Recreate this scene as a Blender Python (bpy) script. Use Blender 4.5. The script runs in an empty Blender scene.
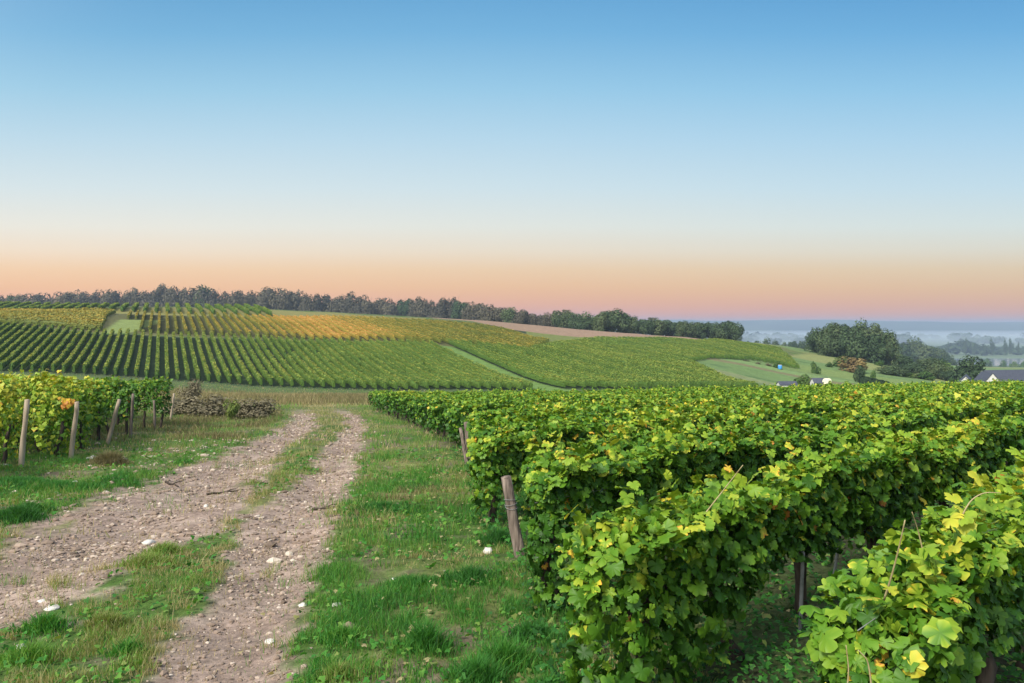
import bpy, math
import numpy as np
from mathutils import Vector

C = bpy.context.scene
COL = C.collection
R = math.radians
F = 750.0            # focal length in pixels of the 1024 px wide frame
HZ = 325.0           # row of the true horizon

# ---------------------------------------------------------------- camera
cam_d = bpy.data.cameras.new('camera')
cam = bpy.data.objects.new('camera', cam_d)
COL.objects.link(cam)
cam.location = (0, 0, 0)
cam.rotation_euler = (R(90), 0, 0)
cam_d.sensor_width = 36
cam_d.lens = F / 1024 * 36
cam_d.shift_y = -(341.5 - HZ) / 1024
cam_d.clip_start = 0.05
cam_d.clip_end = 30000
C.camera = cam

# ---------------------------------------------------------------- render settings / exposure
C.render.engine = 'CYCLES'
C.view_settings.view_transform = 'Standard'
C.view_settings.look = 'None'
C.view_settings.exposure = 0.22
C.view_settings.gamma = 1.0
C.cycles.use_denoising = True
C.cycles.max_bounces = 6
C.cycles.diffuse_bounces = 3
C.cycles.glossy_bounces = 2
C.cycles.transmission_bounces = 3
C.cycles.transparent_max_bounces = 4
C.cycles.volume_bounces = 1
C.cycles.caustics_reflective = False
C.cycles.caustics_refractive = False

# ---------------------------------------------------------------- sky
W = bpy.data.worlds.new('World')
C.world = W
W.use_nodes = True
nt = W.node_tree
nt.nodes.clear()
def lin(c):
    return tuple((v / 255 / 12.92 if v / 255 <= .04045 else ((v / 255 + .055) / 1.055) ** 2.4) for v in c)
def nn(t, typ, **kw):
    n = t.nodes.new(typ)
    for k, v in kw.items():
        setattr(n, k, v)
    return n
tc = nn(nt, 'ShaderNodeTexCoord')
nrm = nn(nt, 'ShaderNodeVectorMath', operation='NORMALIZE')
sep = nn(nt, 'ShaderNodeSeparateXYZ')
nt.links.new(tc.outputs['Generated'], nrm.inputs[0])
nt.links.new(nrm.outputs[0], sep.inputs[0])
ramp = nn(nt, 'ShaderNodeValToRGB')
SKY = [(0.0, (246, 164, 140)), (0.012, (246, 168, 138)), (0.030, (246, 182, 142)), (0.050, (246, 197, 151)), (0.074, (244, 211, 172)),
       (0.098, (240, 226, 204)), (0.13, (231, 234, 226)), (0.18, (210, 229, 236)), (0.24, (185, 218, 237)), (0.30, (155, 204, 233)), (0.365, (120, 181, 223)),
       (0.46, (80, 148, 203)), (0.65, (74, 130, 186)), (1.0, (92, 140, 190))]
el = ramp.color_ramp.elements
el[0].position = SKY[0][0]; el[0].color = (*lin(SKY[0][1]), 1)
el[1].position = SKY[-1][0]; el[1].color = (*lin(SKY[-1][1]), 1)
for p, c in SKY[1:-1]:
    e = el.new(p); e.color = (*lin(c), 1)
xx = nn(nt, 'ShaderNodeMath', operation='MULTIPLY'); nt.links.new(sep.outputs['X'], xx.inputs[0]); nt.links.new(sep.outputs['X'], xx.inputs[1])
xa = nn(nt, 'ShaderNodeMath', operation='MULTIPLY_ADD'); xa.inputs[1].default_value = .6; xa.inputs[2].default_value = 1.0; nt.links.new(xx.outputs[0], xa.inputs[0])
xz = nn(nt, 'ShaderNodeMath', operation='MULTIPLY'); nt.links.new(xa.outputs[0], xz.inputs[0]); nt.links.new(sep.outputs['Z'], xz.inputs[1])
nt.links.new(xz.outputs[0], ramp.inputs[0])
# the sky is paler towards the left (west) and deeper blue towards the right
mr = nn(nt, 'ShaderNodeMapRange')
mr.inputs['From Min'].default_value = -0.55; mr.inputs['From Max'].default_value = 0.6
mr.inputs['To Min'].default_value = 0.0; mr.inputs['To Max'].default_value = 1.0
nt.links.new(sep.outputs['X'], mr.inputs['Value'])
tint = nn(nt, 'ShaderNodeMix', data_type='RGBA')
tint.inputs[6].default_value = (1.08, 1.02, 0.98, 1); tint.inputs[7].default_value = (0.84, 0.93, 0.99, 1)
nt.links.new(mr.outputs[0], tint.inputs[0])
mul = nn(nt, 'ShaderNodeMix', data_type='RGBA', blend_type='MULTIPLY')
mul.inputs[0].default_value = 1
nt.links.new(ramp.outputs[0], mul.inputs[6]); nt.links.new(tint.outputs[2], mul.inputs[7])
# glow of the low sun behind the photographer
SUNDIR = Vector((-0.50, -0.62, 0.72)).normalized()
dot = nn(nt, 'ShaderNodeVectorMath', operation='DOT_PRODUCT')
dot.inputs[1].default_value = SUNDIR
nt.links.new(nrm.outputs[0], dot.inputs[0])
gm = nn(nt, 'ShaderNodeMapRange', interpolation_type='SMOOTHSTEP')
gm.inputs['From Min'].default_value = -0.1; gm.inputs['From Max'].default_value = 1.0
gm.inputs['To Min'].default_value = 0; gm.inputs['To Max'].default_value = 1.0
nt.links.new(dot.outputs['Value'], gm.inputs['Value'])
glow = nn(nt, 'ShaderNodeMix', data_type='RGBA', blend_type='ADD')
glow.inputs[7].default_value = (1.5, 1.4, 1.15, 1)
nt.links.new(gm.outputs[0], glow.inputs[0]); nt.links.new(mul.outputs[2], glow.inputs[6])
bg = nn(nt, 'ShaderNodeBackground'); bg.inputs['Strength'].default_value = 0.87
nt.links.new(glow.outputs[2], bg.inputs['Color'])
wo = nn(nt, 'ShaderNodeOutputWorld')
nt.links.new(bg.outputs[0], wo.inputs['Surface'])

sl = bpy.data.lights.new('sun', 'SUN')
sl.energy = 4.4; sl.angle = R(11); sl.color = (1.0, 0.94, 0.82)
so = bpy.data.objects.new('sun', sl)
so.rotation_euler = (-SUNDIR).to_track_quat('-Z', 'Y').to_euler()
COL.objects.link(so)

# ---------------------------------------------------------------- helpers
def hash2(ix, iy, seed):
    h = (ix.astype(np.int64) * 374761393 + iy.astype(np.int64) * 668265263 + seed * 1442695041) & 0xffffffff
    h = ((h ^ (h >> 13)) * 1274126177) & 0xffffffff
    h = h ^ (h >> 16)
    return (h & 0xffffff) / float(0xffffff)
def vn(x, y, seed=0):
    """smooth value noise, -1..1"""
    x = np.asarray(x, float); y = np.asarray(y, float) + 0 * x
    ix = np.floor(x); iy = np.floor(y); fx = x - ix; fy = y - iy
    fx = fx * fx * (3 - 2 * fx); fy = fy * fy * (3 - 2 * fy)
    a = hash2(ix, iy, seed); b = hash2(ix + 1, iy, seed); c = hash2(ix, iy + 1, seed); d = hash2(ix + 1, iy + 1, seed)
    return 2 * ((a * (1 - fx) + b * fx) * (1 - fy) + (c * (1 - fx) + d * fx) * fy) - 1
def fbm(x, y, seed=0, octv=4):
    s = 0; a = 1; t = 0
    for i in range(octv):
        s = s + a * vn(x * 2 ** i, y * 2 ** i, seed + i * 17); t += a; a *= .5
    return s / t
def sst(a, b, x):
    t = np.clip((x - a) / (b - a), 0, 1); return t * t * (3 - 2 * t)

def mesh_np(name, verts, faces, attrs=None, smooth=False, cols=None, uvs=None):
    """faces: an (n,k) array, or a list of such arrays of different k"""
    if not isinstance(faces, list): faces = [faces]
    me = bpy.data.meshes.new(name)
    verts = np.asarray(verts, np.float32)
    me.vertices.add(len(verts)); me.vertices.foreach_set('co', verts.ravel())
    idx = np.concatenate([f.ravel() for f in faces]).astype(np.int32)
    tot = np.concatenate([np.full(len(f), f.shape[1], np.int32) for f in faces])
    st = np.concatenate([[0], np.cumsum(tot)[:-1]]).astype(np.int32)
    me.loops.add(len(idx)); me.loops.foreach_set('vertex_index', idx)
    me.polygons.add(len(tot)); me.polygons.foreach_set('loop_start', st)
    try: me.polygons.foreach_set('loop_total', tot)
    except Exception: pass
    me.polygons.foreach_set('use_smooth', np.full(len(tot), smooth, bool))
    for k, v in (attrs or {}).items():
        a = me.attributes.new(k, 'FLOAT', 'POINT'); a.data.foreach_set('value', np.asarray(v, np.float32))
    for k, v in (cols or {}).items():
        a = me.attributes.new(k, 'FLOAT_COLOR', 'POINT')
        v = np.asarray(v, np.float32)
        a.data.foreach_set('color', np.concatenate([v, np.ones((len(v), 1), np.float32)], 1).ravel())
    me.update(calc_edges=True)
    return me
def link(name, me, mat, parent=None, loc=None):
    o = bpy.data.objects.new(name, me); COL.objects.link(o)
    if mat is not None and not me.materials: me.materials.append(mat)
    if parent is not None: o.parent = parent
    if loc is not None: o.location = loc
    return o
def thing(name, label, cat, loc=(0, 0, 0), rz=0, group=None):
    o = bpy.data.objects.new(name, None); COL.objects.link(o)
    o.empty_display_size = .1
    o.location = loc; o.rotation_euler = (0, 0, rz)
    return tag(o, label, cat, group)
def tag(o, label, cat, group=None):
    o['label'] = label; o['category'] = cat
    if group: o['group'] = group
    return o
def stuff(o, label=None, cat=None):
    o['kind'] = 'stuff'
    if label: o['label'] = label
    if cat: o['category'] = cat
    return o
def struct(o): o['kind'] = 'structure'; return o
def copy_tree(root, loc, rz, sc, label, group):
    r = root.copy(); COL.objects.link(r); r.location = loc; r.rotation_euler = (0, 0, rz); r.scale = sc
    r['label'] = label
    if group: r['group'] = group
    for ch in list(root.children):
        c = ch.copy(); COL.objects.link(c); c.parent = r
    return r

def xyz(px, py, d): return np.array([(px - 512) / F * d, d, -(py - HZ) / F * d])

def tube(pts, rad, sides=8, seed=0, rough=0.0, cap=True):
    """a tapered, slightly rough tube along a polyline -> verts, quads, (cap ngons)"""
    pts = np.asarray(pts, float); n = len(pts); rad = np.asarray(rad, float) * np.ones(n)
    rng = np.random.default_rng(seed)
    t = np.gradient(pts, axis=0); t /= np.linalg.norm(t, axis=1)[:, None] + 1e-9
    ref = np.array([0.13, 0.21, 1.0]) if abs(t[:, 2]).mean() < .8 else np.array([1.0, .17, .1])
    a = np.cross(t, ref); a /= np.linalg.norm(a, axis=1)[:, None]
    b = np.cross(t, a)
    th = np.arange(sides) / sides * 2 * np.pi
    r = rad[:, None] * (1 + rough * rng.normal(size=(n, sides)))
    v = pts[:, None] + r[..., None] * (np.cos(th)[None, :, None] * a[:, None] + np.sin(th)[None, :, None] * b[:, None])
    v = v.reshape(-1, 3)
    i = np.arange(n - 1)[:, None] * sides; j = np.arange(sides)[None]; k = (j + 1) % sides
    q = np.stack([i + j, i + k, i + sides + k, i + sides + j], -1).reshape(-1, 4)
    caps = np.array([list(range(sides))[::-1], list(range((n - 1) * sides, n * sides))])
    return v, [q, caps]
def join(parts):
    """parts: [(verts, [face arrays])]"""
    vs = []; fs = []; o = 0
    for v, f in parts:
        if not isinstance(f, list): f = [f]
        vs.append(v); fs += [g + o for g in f]; o += len(v)
    return np.concatenate(vs), fs
def box(x0, x1, y0, y1, z0, z1):
    v = np.array([[x, y, z] for z in (z0, z1) for y in (y0, y1) for x in (x0, x1)], float)
    f = np.array([[0, 2, 3, 1], [4, 5, 7, 6], [0, 1, 5, 4], [2, 6, 7, 3], [0, 4, 6, 2], [1, 3, 7, 5]])
    return v, f

# ---------------------------------------------------------------- materials
def mat_new(name):
    m = bpy.data.materials.new(name); m.use_nodes = True; t = m.node_tree; t.nodes.clear()
    out = nn(t, 'ShaderNodeOutputMaterial'); return m, t, out
def leaf_mat(name, stops, transl=.3, rough=.5, spec=.25, noise_scale=0.0, noise_amt=0.0):
    m, t, out = mat_new(name)
    at = nn(t, 'ShaderNodeAttribute', attribute_name='tint')
    src = at.outputs['Fac']
    if noise_amt:
        g = nn(t, 'ShaderNodeNewGeometry'); no = nn(t, 'ShaderNodeTexNoise'); no.inputs['Scale'].default_value = noise_scale
        no.inputs['Detail'].default_value = 3
        t.links.new(g.outputs['Position'], no.inputs['Vector'])
        ma = nn(t, 'ShaderNodeMath', operation='MULTIPLY_ADD'); ma.inputs[1].default_value = noise_amt
        t.links.new(no.outputs['Fac'], ma.inputs[0])
        su = nn(t, 'ShaderNodeMath', operation='SUBTRACT'); su.inputs[1].default_value = noise_amt * .5
        t.links.new(src, su.inputs[0]); t.links.new(su.outputs[0], ma.inputs[2]); src = ma.outputs[0]
    r = nn(t, 'ShaderNodeValToRGB'); e = r.color_ramp.elements
    e[0].position = stops[0][0]; e[0].color = (*stops[0][1], 1); e[1].position = stops[-1][0]; e[1].color = (*stops[-1][1], 1)
    for p, c in stops[1:-1]:
        x = e.new(p); x.color = (*c, 1)
    t.links.new(src, r.inputs[0])
    p = nn(t, 'ShaderNodeBsdfPrincipled'); p.inputs['Roughness'].default_value = rough
    p.inputs['Specular IOR Level'].default_value = spec
    t.links.new(r.outputs[0], p.inputs['Base Color'])
    tr = nn(t, 'ShaderNodeBsdfTranslucent')
    br = nn(t, 'ShaderNodeMix', data_type='RGBA', blend_type='MULTIPLY'); br.inputs[0].default_value = 1
    br.inputs[7].default_value = (1.5, 1.35, .6, 1)
    t.links.new(r.outputs[0], br.inputs[6]); t.links.new(br.outputs[2], tr.inputs['Color'])
    mx = nn(t, 'ShaderNodeMixShader'); mx.inputs[0].default_value = transl
    t.links.new(p.outputs[0], mx.inputs[1]); t.links.new(tr.outputs[0], mx.inputs[2])
    t.links.new(mx.outputs[0], out.inputs['Surface'])
    return m
def plain_mat(name, c1, c2, scale=8, rough=.8, bump=0.0, stretch=(1, 1, 1), spec=.2, detail=4):
    m, t, out = mat_new(name)
    tcn = nn(t, 'ShaderNodeTexCoord'); mp = nn(t, 'ShaderNodeMapping'); mp.inputs['Scale'].default_value = stretch
    no = nn(t, 'ShaderNodeTexNoise'); no.inputs['Scale'].default_value = scale; no.inputs['Detail'].default_value = detail
    t.links.new(tcn.outputs['Object'], mp.inputs['Vector']); t.links.new(mp.outputs[0], no.inputs['Vector'])
    mx = nn(t, 'ShaderNodeMix', data_type='RGBA'); mx.inputs[6].default_value = (*c1, 1); mx.inputs[7].default_value = (*c2, 1)
    mrr = nn(t, 'ShaderNodeMapRange'); mrr.inputs['From Min'].default_value = .3; mrr.inputs['From Max'].default_value = .7
    t.links.new(no.outputs['Fac'], mrr.inputs['Value']); t.links.new(mrr.outputs[0], mx.inputs[0])
    p = nn(t, 'ShaderNodeBsdfPrincipled'); p.inputs['Roughness'].default_value = rough; p.inputs['Specular IOR Level'].default_value = spec
    t.links.new(mx.outputs[2], p.inputs['Base Color'])
    if bump:
        b = nn(t, 'ShaderNodeBump'); b.inputs['Strength'].default_value = 1; b.inputs['Distance'].default_value = bump
        t.links.new(no.outputs['Fac'], b.inputs['Height']); t.links.new(b.outputs[0], p.inputs['Normal'])
    t.links.new(p.outputs[0], out.inputs['Surface'])
    return m

VINE = [(0.0, (.020, .062, .008)), (.25, (.038, .118, .010)), (.5, (.092, .205, .014)), (.72, (.23, .33, .026)), (.86, (.42, .42, .04)), (.94, (.60, .42, .04)), (1.0, (.42, .13, .04))]
M = {}
M['vine'] = leaf_mat('vine_leaf', VINE, .2)
M['hill'] = leaf_mat('hill_vine_leaf', [(0, (.035, .080, .018)), (.4, (.090, .165, .028)), (.7, (.20, .26, .045)), (1, (.36, .31, .06))], .2, .6, .15, .06, .28)
M['gold'] = leaf_mat('golden_vine_leaf', [(0, (.06, .10, .02)), (.4, (.19, .20, .035)), (.7, (.38, .28, .05)), (1, (.58, .32, .09))], .2, .6, .15, .05, .5)
M['tree'] = leaf_mat('tree_leaf', [(0, (.024, .046, .024)), (.5, (.052, .085, .038)), (1, (.11, .14, .06))], .15, .7, .1)
M['autumn'] = leaf_mat('autumn_tree_leaf', [(0, (.045, .045, .036)), (.5, (.085, .078, .054)), (1, (.14, .12, .075))], .1, .7, .1)
M['bush'] = leaf_mat('bush_leaf', [(0, (.030, .07, .022)), (.5, (.07, .13, .03)), (1, (.15, .19, .05))], .2, .7, .1)
M['russet'] = leaf_mat('russet_leaf', [(0, (.08, .07, .03)), (.5, (.17, .12, .05)), (1, (.26, .20, .08))], .15, .7, .1)
M['grass'] = leaf_mat('grass_blade', [(0, (.022, .080, .020)), (.3, (.050, .200, .028)), (.5, (.13, .27, .04)), (.72, (.22, .22, .08)), (1, (.40, .33, .18))], .3, .6, .2)
M['dry'] = leaf_mat('dry_grass_blade', [(0, (.13, .12, .06)), (.5, (.28, .23, .12)), (1, (.42, .34, .2))], .2, .8, .1)
M['bramble'] = leaf_mat('bramble_leaf', [(0, (.085, .080, .050)), (.5, (.16, .14, .09)), (1, (.27, .23, .15))], .1, .8, .1)
M['bark'] = plain_mat('vine_bark', (.018, .014, .011), (.085, .066, .052), 26, .95, .02, (1, 1, .25))
M['trunk'] = plain_mat('tree_bark', (.05, .045, .035), (.12, .10, .08), 6, .95, .02, (1, 1, .3))
M['wood'] = plain_mat('weathered_wood', (.05, .038, .032), (.27, .215, .18), 34, .95, .02, (1, 1, .07))
M['woodpale'] = plain_mat('pale_post_wood', (.24, .19, .14), (.42, .34, .26), 26, .9, .006, (1, 1, .08))
M['metal'] = plain_mat('dull_steel', (.16, .17, .17), (.28, .28, .28), 20, .6, 0)
M['cane'] = plain_mat('vine_cane', (.25, .19, .09), (.38, .32, .18), 20, .6, 0)
M['stone'] = plain_mat('limestone', (.40, .37, .33), (.62, .59, .55), 14, .85, .01)
M['slate'] = plain_mat('slate_roof', (.045, .05, .07), (.07, .075, .10), 3, .6, .01)
M['render'] = plain_mat('white_render', (.46, .45, .43), (.58, .57, .55), 2, .85)
M['glass'] = plain_mat('window_glass', (.04, .05, .06), (.06, .07, .08), 2, .15, 0, spec=.6)
M['blue'] = plain_mat('blue_tarpaulin', (.04, .22, .55), (.07, .30, .66), 3, .6)
M['cream'] = plain_mat('cream_film', (.66, .62, .42), (.76, .73, .55), 3, .6)

# ---------------------------------------------------------------- terrain
XR = ([0, 4.3, 5.9, 9.3, 16, 25, 33, 45, 60], [-1.1, -1.67, -2.02, -2.66, -3.8, -5.3, -7.0, -10.5, -15])      # right wheel rut
XL = ([0, 4.3, 5.6, 7.2, 8.7, 11.8, 17, 25.5, 33, 45, 60], [-4.3, -4.35, -4.22, -4.28, -4.5, -4.95, -5.8, -7.3, -9.0, -12.6, -17])
BX = ([0, 2.6, 3.5, 5.5, 7.5, 9.1, 12, 15.8, 20, 25.7, 36, 48], [1.6, 1.22, .26, .20, .10, -.40, -.62, -.92, -1.9, -3.3, -6.2, -9.5])  # where the vine block begins

def plane(x, y):
    return -1.75 - .072 * np.maximum(y, -60) + .019 * np.maximum(x, 0) - .0 * y
CP = []
def cp(y, pairs):
    for px, py in pairs:
        p = xyz(px, py, y); CP.append(p)
cp(103, [(-160, 366), (0, 372), (160, 380), (256, 386.5), (330, 389), (400, 391), (512, 391), (640, 391), (742, 390), (850, 391), (960, 392), (1150, 388)])
cp(145, [(-160, 322), (0, 326), (128, 334), (256, 339), (380, 343), (440, 346), (512, 352), (612, 363), (700, 369), (742, 378), (800, 388), (870, 391), (960, 393), (1150, 388)])
cp(190, [(-160, 311), (0, 314), (160, 315), (256, 318), (400, 326), (512, 337), (612, 347), (690, 352), (742, 358), (800, 369), (870, 378), (960, 387), (1150, 382)])
cp(230, [(-160, 303.5), (0, 306), (160, 307), (256, 309), (356, 314), (471, 321), (512, 326), (612, 334.5), (742, 346), (800, 356), (870, 364), (960, 380), (1150, 377)])
cp(265, [(742, 343), (790, 347), (850, 358), (920, 369)])
cp(300, [(-160, 306), (0, 310), (256, 314), (400, 319), (512, 324), (612, 333), (742, 342), (800, 349), (870, 359), (960, 372), (1150, 371)])
cp(420, [(-160, 312), (0, 315), (256, 317), (400, 321), (512, 327), (612, 337), (742, 346), (870, 358), (960, 366), (1150, 368)])
cp(700, [(-160, 318), (0, 320), (256, 322), (400, 326), (512, 334), (612, 350), (742, 362), (870, 364), (960, 366), (1150, 366)])
for yy in (40, 52, 62, 75):
    for xx in (-60, -35, -18, -5, 8, 22, 45, 70):
        CP.append(np.array([xx, yy, plane(xx, yy) + (max(0, yy - 60) * max(0, -xx - 20) * .0006)]))
CP = np.array(CP)
def tpc(x, y):
    y = np.maximum(y, -20)
    return np.stack([x / (y + 50) * 2.2, np.log(y + 50)], -1)
def tpk(r2): return .5 * r2 * np.log(r2 + 1e-9)
_c = tpc(CP[:, 0], CP[:, 1]); _n = len(_c)
_K = tpk(((_c[:, None] - _c[None]) ** 2).sum(-1)) + np.eye(_n) * 1e-4
_P = np.concatenate([np.ones((_n, 1)), _c], 1)
_A = np.block([[_K, _P], [_P.T, np.zeros((3, 3))]])
_w = np.linalg.solve(_A, np.concatenate([CP[:, 2], np.zeros(3)]))
def tps(x, y):
    sh = x.shape; q = tpc(x.ravel(), y.ravel()); out = np.empty(len(q))
    for i in range(0, len(q), 40000):
        s = q[i:i + 40000]
        out[i:i + 40000] = tpk(((s[:, None] - _c[None]) ** 2).sum(-1)) @ _w[:_n] + _w[_n] + s @ _w[_n + 1:]
    return out.reshape(sh)
def dirt_mask(x, y):
    """1 where the track is bare, 0 where it is grass"""
    n = fbm(x * 1.3, y * 1.3, 5, 4) * .42 + fbm(x * 5, y * 5, 9, 3) * .42
    wr = np.interp(y, [4, 6, 9, 20, 40], [.36, .37, .42, .56, .7]); wl = np.interp(y, [4, 9, 20, 40], [.70, .85, .9, .9]) * np.where(x < np.interp(y, *XL), 1.12, .9)
    dr = np.abs(x - np.interp(y, *XR)) / wr; dl = np.abs(x - np.interp(y, *XL)) / wl
    d = np.minimum(dr, dl) - .6 * np.exp(-((y - 9.0) / 1.5) ** 2) * (x > np.interp(y, *XL)) * (x < np.interp(y, *XR)) + .42 * sst(13, 24, y)
    d = d + .55 * (x > np.interp(y, *XL)) * (x < np.interp(y, *XR)) * sst(10.5, 13, y) * sst(-.3, .5, fbm(x * 1.1, y * .6, 15, 2))
    return sst(1.32, .85, d + n * 1.15) * sst(48, 36, y)
def G(x, y, micro=True):
    x = np.asarray(x, float); y = np.asarray(y, float)
    x, y = np.broadcast_arrays(x, y)
    z = plane(x, y).astype(float)
    far = y > 60
    if far.any():
        xf = np.clip(x[far], -3 * y[far], 3 * y[far]); yf = y[far]
        t = np.clip(tps(xf, np.minimum(yf, 1100)), -61, 45)
        ht = sst(4400, 5600, yf) * (80 + 20 * vn(xf / 1100 + 2.3, 0 * yf, 3) + 8 * vn(xf / 300, 0 * yf, 8) + 4 * vn(xf / 90, 0 * yf, 9))
        fz = -58 + ht - 4 * sst(1080, 1110, yf) * sst(1345, 1310, yf)
        t = t + (fz - t) * sst(650, 1000, yf)
        t = t + .25 * vn(xf / 9, yf / 9, 2) * sst(100, 160, yf) * sst(1000, 600, yf)
        w = sst(60, 98, yf)
        z[far] = z[far] * (1 - w) + t * w
    if micro:
        m = y < 60
        if m.any():
            xm = x[m]; ym = y[m]
            fade = sst(60, 20, ym)
            rr = np.exp(-((xm - np.interp(ym, *XR)) / .4) ** 2) + np.exp(-((xm - np.interp(ym, *XL)) / .5) ** 2)
            z[m] += fade * (-.07 * rr + .05 * vn(xm / 1.1, ym / 1.1, 31) + .022 * vn(xm * 3.3, ym * 3.3, 32) + .010 * vn(xm * 9, ym * 9, 33))
    return z
def g1(x, y): return float(G(np.array([x]), np.array([y]))[0])

def geo(a, b, s0, k):
    out = [a]; s = s0
    while out[-1] < b: out.append(out[-1] + s); s *= k
    return out
ys = list(np.arange(1.0, 16, .065)) + list(np.arange(16, 60, .26)) + list(np.arange(60, 262, .75)) + geo(262, 7700, 3, 1.045)
ys = [-300, -120, -50, -20, -8, -3, 0] + ys
xs = list(np.arange(-9, 5, .08)) + list(np.arange(5, 75, .7)) + geo(75, 6600, 1.2, 1.09)
xs = [-v for v in geo(110, 6600, 1.4, 1.09)][::-1] + list(np.arange(-109.5, -9, .7)) + xs
xs = np.array(sorted(set(xs))); ys = np.array(sorted(set(ys)))
GX, GY = np.meshgrid(xs, ys)
GZ = G(GX, GY)
# ---- what grows or lies where (a real colour of the ground itself)
TD = np.array([-.423, .906]); SD = np.array([.906, .423])
def st(x, y): return x * SD[0] + y * SD[1], x * TD[0] + y * TD[1]
def ground_colour(x, y):
    n1 = fbm(x / 2.2, y / 2.2, 41, 4); n2 = fbm(x * 1.6, y * 1.6, 42, 3)
    grass = np.array([.055, .105, .022]); olive = np.array([.13, .135, .05]); soil = np.array([.15, .115, .085])
    c = grass + (olive - grass) * sst(-.3, .6, n1)[..., None]
    c = c + (soil - c) * (sst(.1, .55, n2) * .85)[..., None]
    def put(col, m):
        nonlocal c
        m = np.asarray(m, float)[..., None]; c = c * (1 - m) + np.array(col) * m
    s, t = st(x, y)
    u = x / np.maximum(y, 1) * F + 512
    # soil and weeds under the near vines
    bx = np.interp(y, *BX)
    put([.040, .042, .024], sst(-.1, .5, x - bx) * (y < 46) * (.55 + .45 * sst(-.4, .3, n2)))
    # dry headland between the track and the far vineyard
    put([.20, .18, .085], sst(44, 52, y) * sst(99, 92, y) * sst(.8, -.1, n1) * (x < 2))
    put([.075, .105, .04], sst(92, 96, y) * sst(106, 102, y))
    # far vineyard plots: dark soil with weeds between the rows
    w = 0.8 * vn(x / 5, y / 5, 51)
    yt = 143.5 + w
    put([.050, .075, .036], (y > 102.5) & (y < yt) & (s < 47.8))
    put([.034, .052, .024], (y > 104) & (y < 222) & (s > 49.6) & (x < np.interp(y, [104, 160, 175, 187, 190, 250], [35, 38.5, 47, 60, 74, 90])))
    put([.11, .18, .05], (s > 46.7) & (s < 51.0) & (y > 101) & (y < 146))
    put([.085, .085, .035], (y > 145) & (y < 206) & (x < 8) & (x > -102)); put([.17, .16, .055], (y > 190) & (y < 228) & (x < -26))
    put([.13, .15, .045], (y > 145) & (y < 226) & (x >= 4) & (x < np.interp(y, [145, 200, 226], [3, 20, 33])))
    # grass patch between the yellow and the golden plots
    xl = np.interp(y, [146, 172], [-79.5, -90]); xr = np.interp(y, [146, 172], [-74.5, -80])
    put([.16, .20, .065], (y > 145) & (y < 173) & (x > xl) & (x < xr))
        # stubble field on the crest
    put([.24, .16, .11], (u > 432) & (y > np.interp(u, [432, 470, 512, 620, 700, 742], [250, 230, 212, 214, 230, 248])) & (y < 292) & (u < 752))
    # meadows and small fields on the right
    right = sst(35.5, 36.2, x - np.interp(y, [104, 160, 175, 187, 240, 300], [0, 3.2, 8, 22, 58, 52])) * (y > 96) * (y < 620)
    put([.115, .175, .062], right); put([.17, .17, .07], right * sst(.05, .5, fbm(x / 14, y / 5, 141, 4)) * .7); put([.06, .11, .04], right * sst(.2, .6, fbm(x / 9, y / 4, 142, 3)) * .6)
    k = x * .35 + y * .94
    for a, b, cc in ((150, 158, [.17, .19, .09]), (180, 185, [.15, .13, .07]), (186, 194, [.15, .22, .08]), (200, 216, [.14, .19, .06]), (236, 262, [.19, .20, .075]),
                     (290, 318, [.24, .22, .10]), (330, 352, [.13, .20, .07]), (352, 380, [.22, .25, .11]), (410, 450, [.12, .19, .07]), (480, 540, [.2, .2, .1])):
        put(cc, right * (k > a) * (k < b) * .85)
    # woodland and valley floor far away
    put([.07, .10, .05], sst(560, 640, y))
    put([.12, .16, .09], (y > 640) * (vn(x / 160, y / 420, 61) > .1))
    put([.03, .045, .03], sst(4200, 4500, y) * (.6 + .4 * vn(x / 300, y / 500, 62)))
    d = dirt_mask(x, y) * (y < 50)
    n3 = fbm(x * 3, y * 3, 77, 3)
    dcol = np.array([.265, .198, .162]) + n3[..., None] * np.array([.07, .06, .05])
    c = c * (1 - d[..., None]) + dcol * d[..., None]
    return np.clip(c, .01, .9)
GC = ground_colour(GX, GY)
ny, nx = GX.shape
ii = (np.arange(ny - 1)[:, None] * nx + np.arange(nx - 1)[None]).ravel()
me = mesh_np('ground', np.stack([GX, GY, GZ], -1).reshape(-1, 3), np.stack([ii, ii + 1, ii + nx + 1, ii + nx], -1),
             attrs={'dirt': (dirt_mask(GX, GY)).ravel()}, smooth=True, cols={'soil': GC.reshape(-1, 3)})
m, t, out = mat_new('ground_cover')
ac = nn(t, 'ShaderNodeAttribute', attribute_name='soil'); ad = nn(t, 'ShaderNodeAttribute', attribute_name='dirt')
ge = nn(t, 'ShaderNodeNewGeometry')
n_f = nn(t, 'ShaderNodeTexNoise'); n_f.inputs['Scale'].default_value = 9; n_f.inputs['Detail'].default_value = 8; n_f.inputs['Roughness'].default_value = .7
n_g = nn(t, 'ShaderNodeTexNoise'); n_g.inputs['Scale'].default_value = .9; n_g.inputs['Detail'].default_value = 6; n_g.inputs['Roughness'].default_value = .7
vo = nn(t, 'ShaderNodeTexVoronoi'); vo.inputs['Scale'].default_value = 38
for q in (n_f, n_g, vo): t.links.new(ge.outputs['Position'], q.inputs['Vector'])
r1 = nn(t, 'ShaderNodeMapRange'); r1.inputs['From Min'].default_value = .3; r1.inputs['From Max'].default_value = .7; r1.inputs['To Min'].default_value = .55; r1.inputs['To Max'].default_value = 1.4
r2 = nn(t, 'ShaderNodeMapRange'); r2.inputs['From Min'].default_value = .3; r2.inputs['From Max'].default_value = .7; r2.inputs['To Min'].default_value = .75; r2.inputs['To Max'].default_value = 1.25
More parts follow.
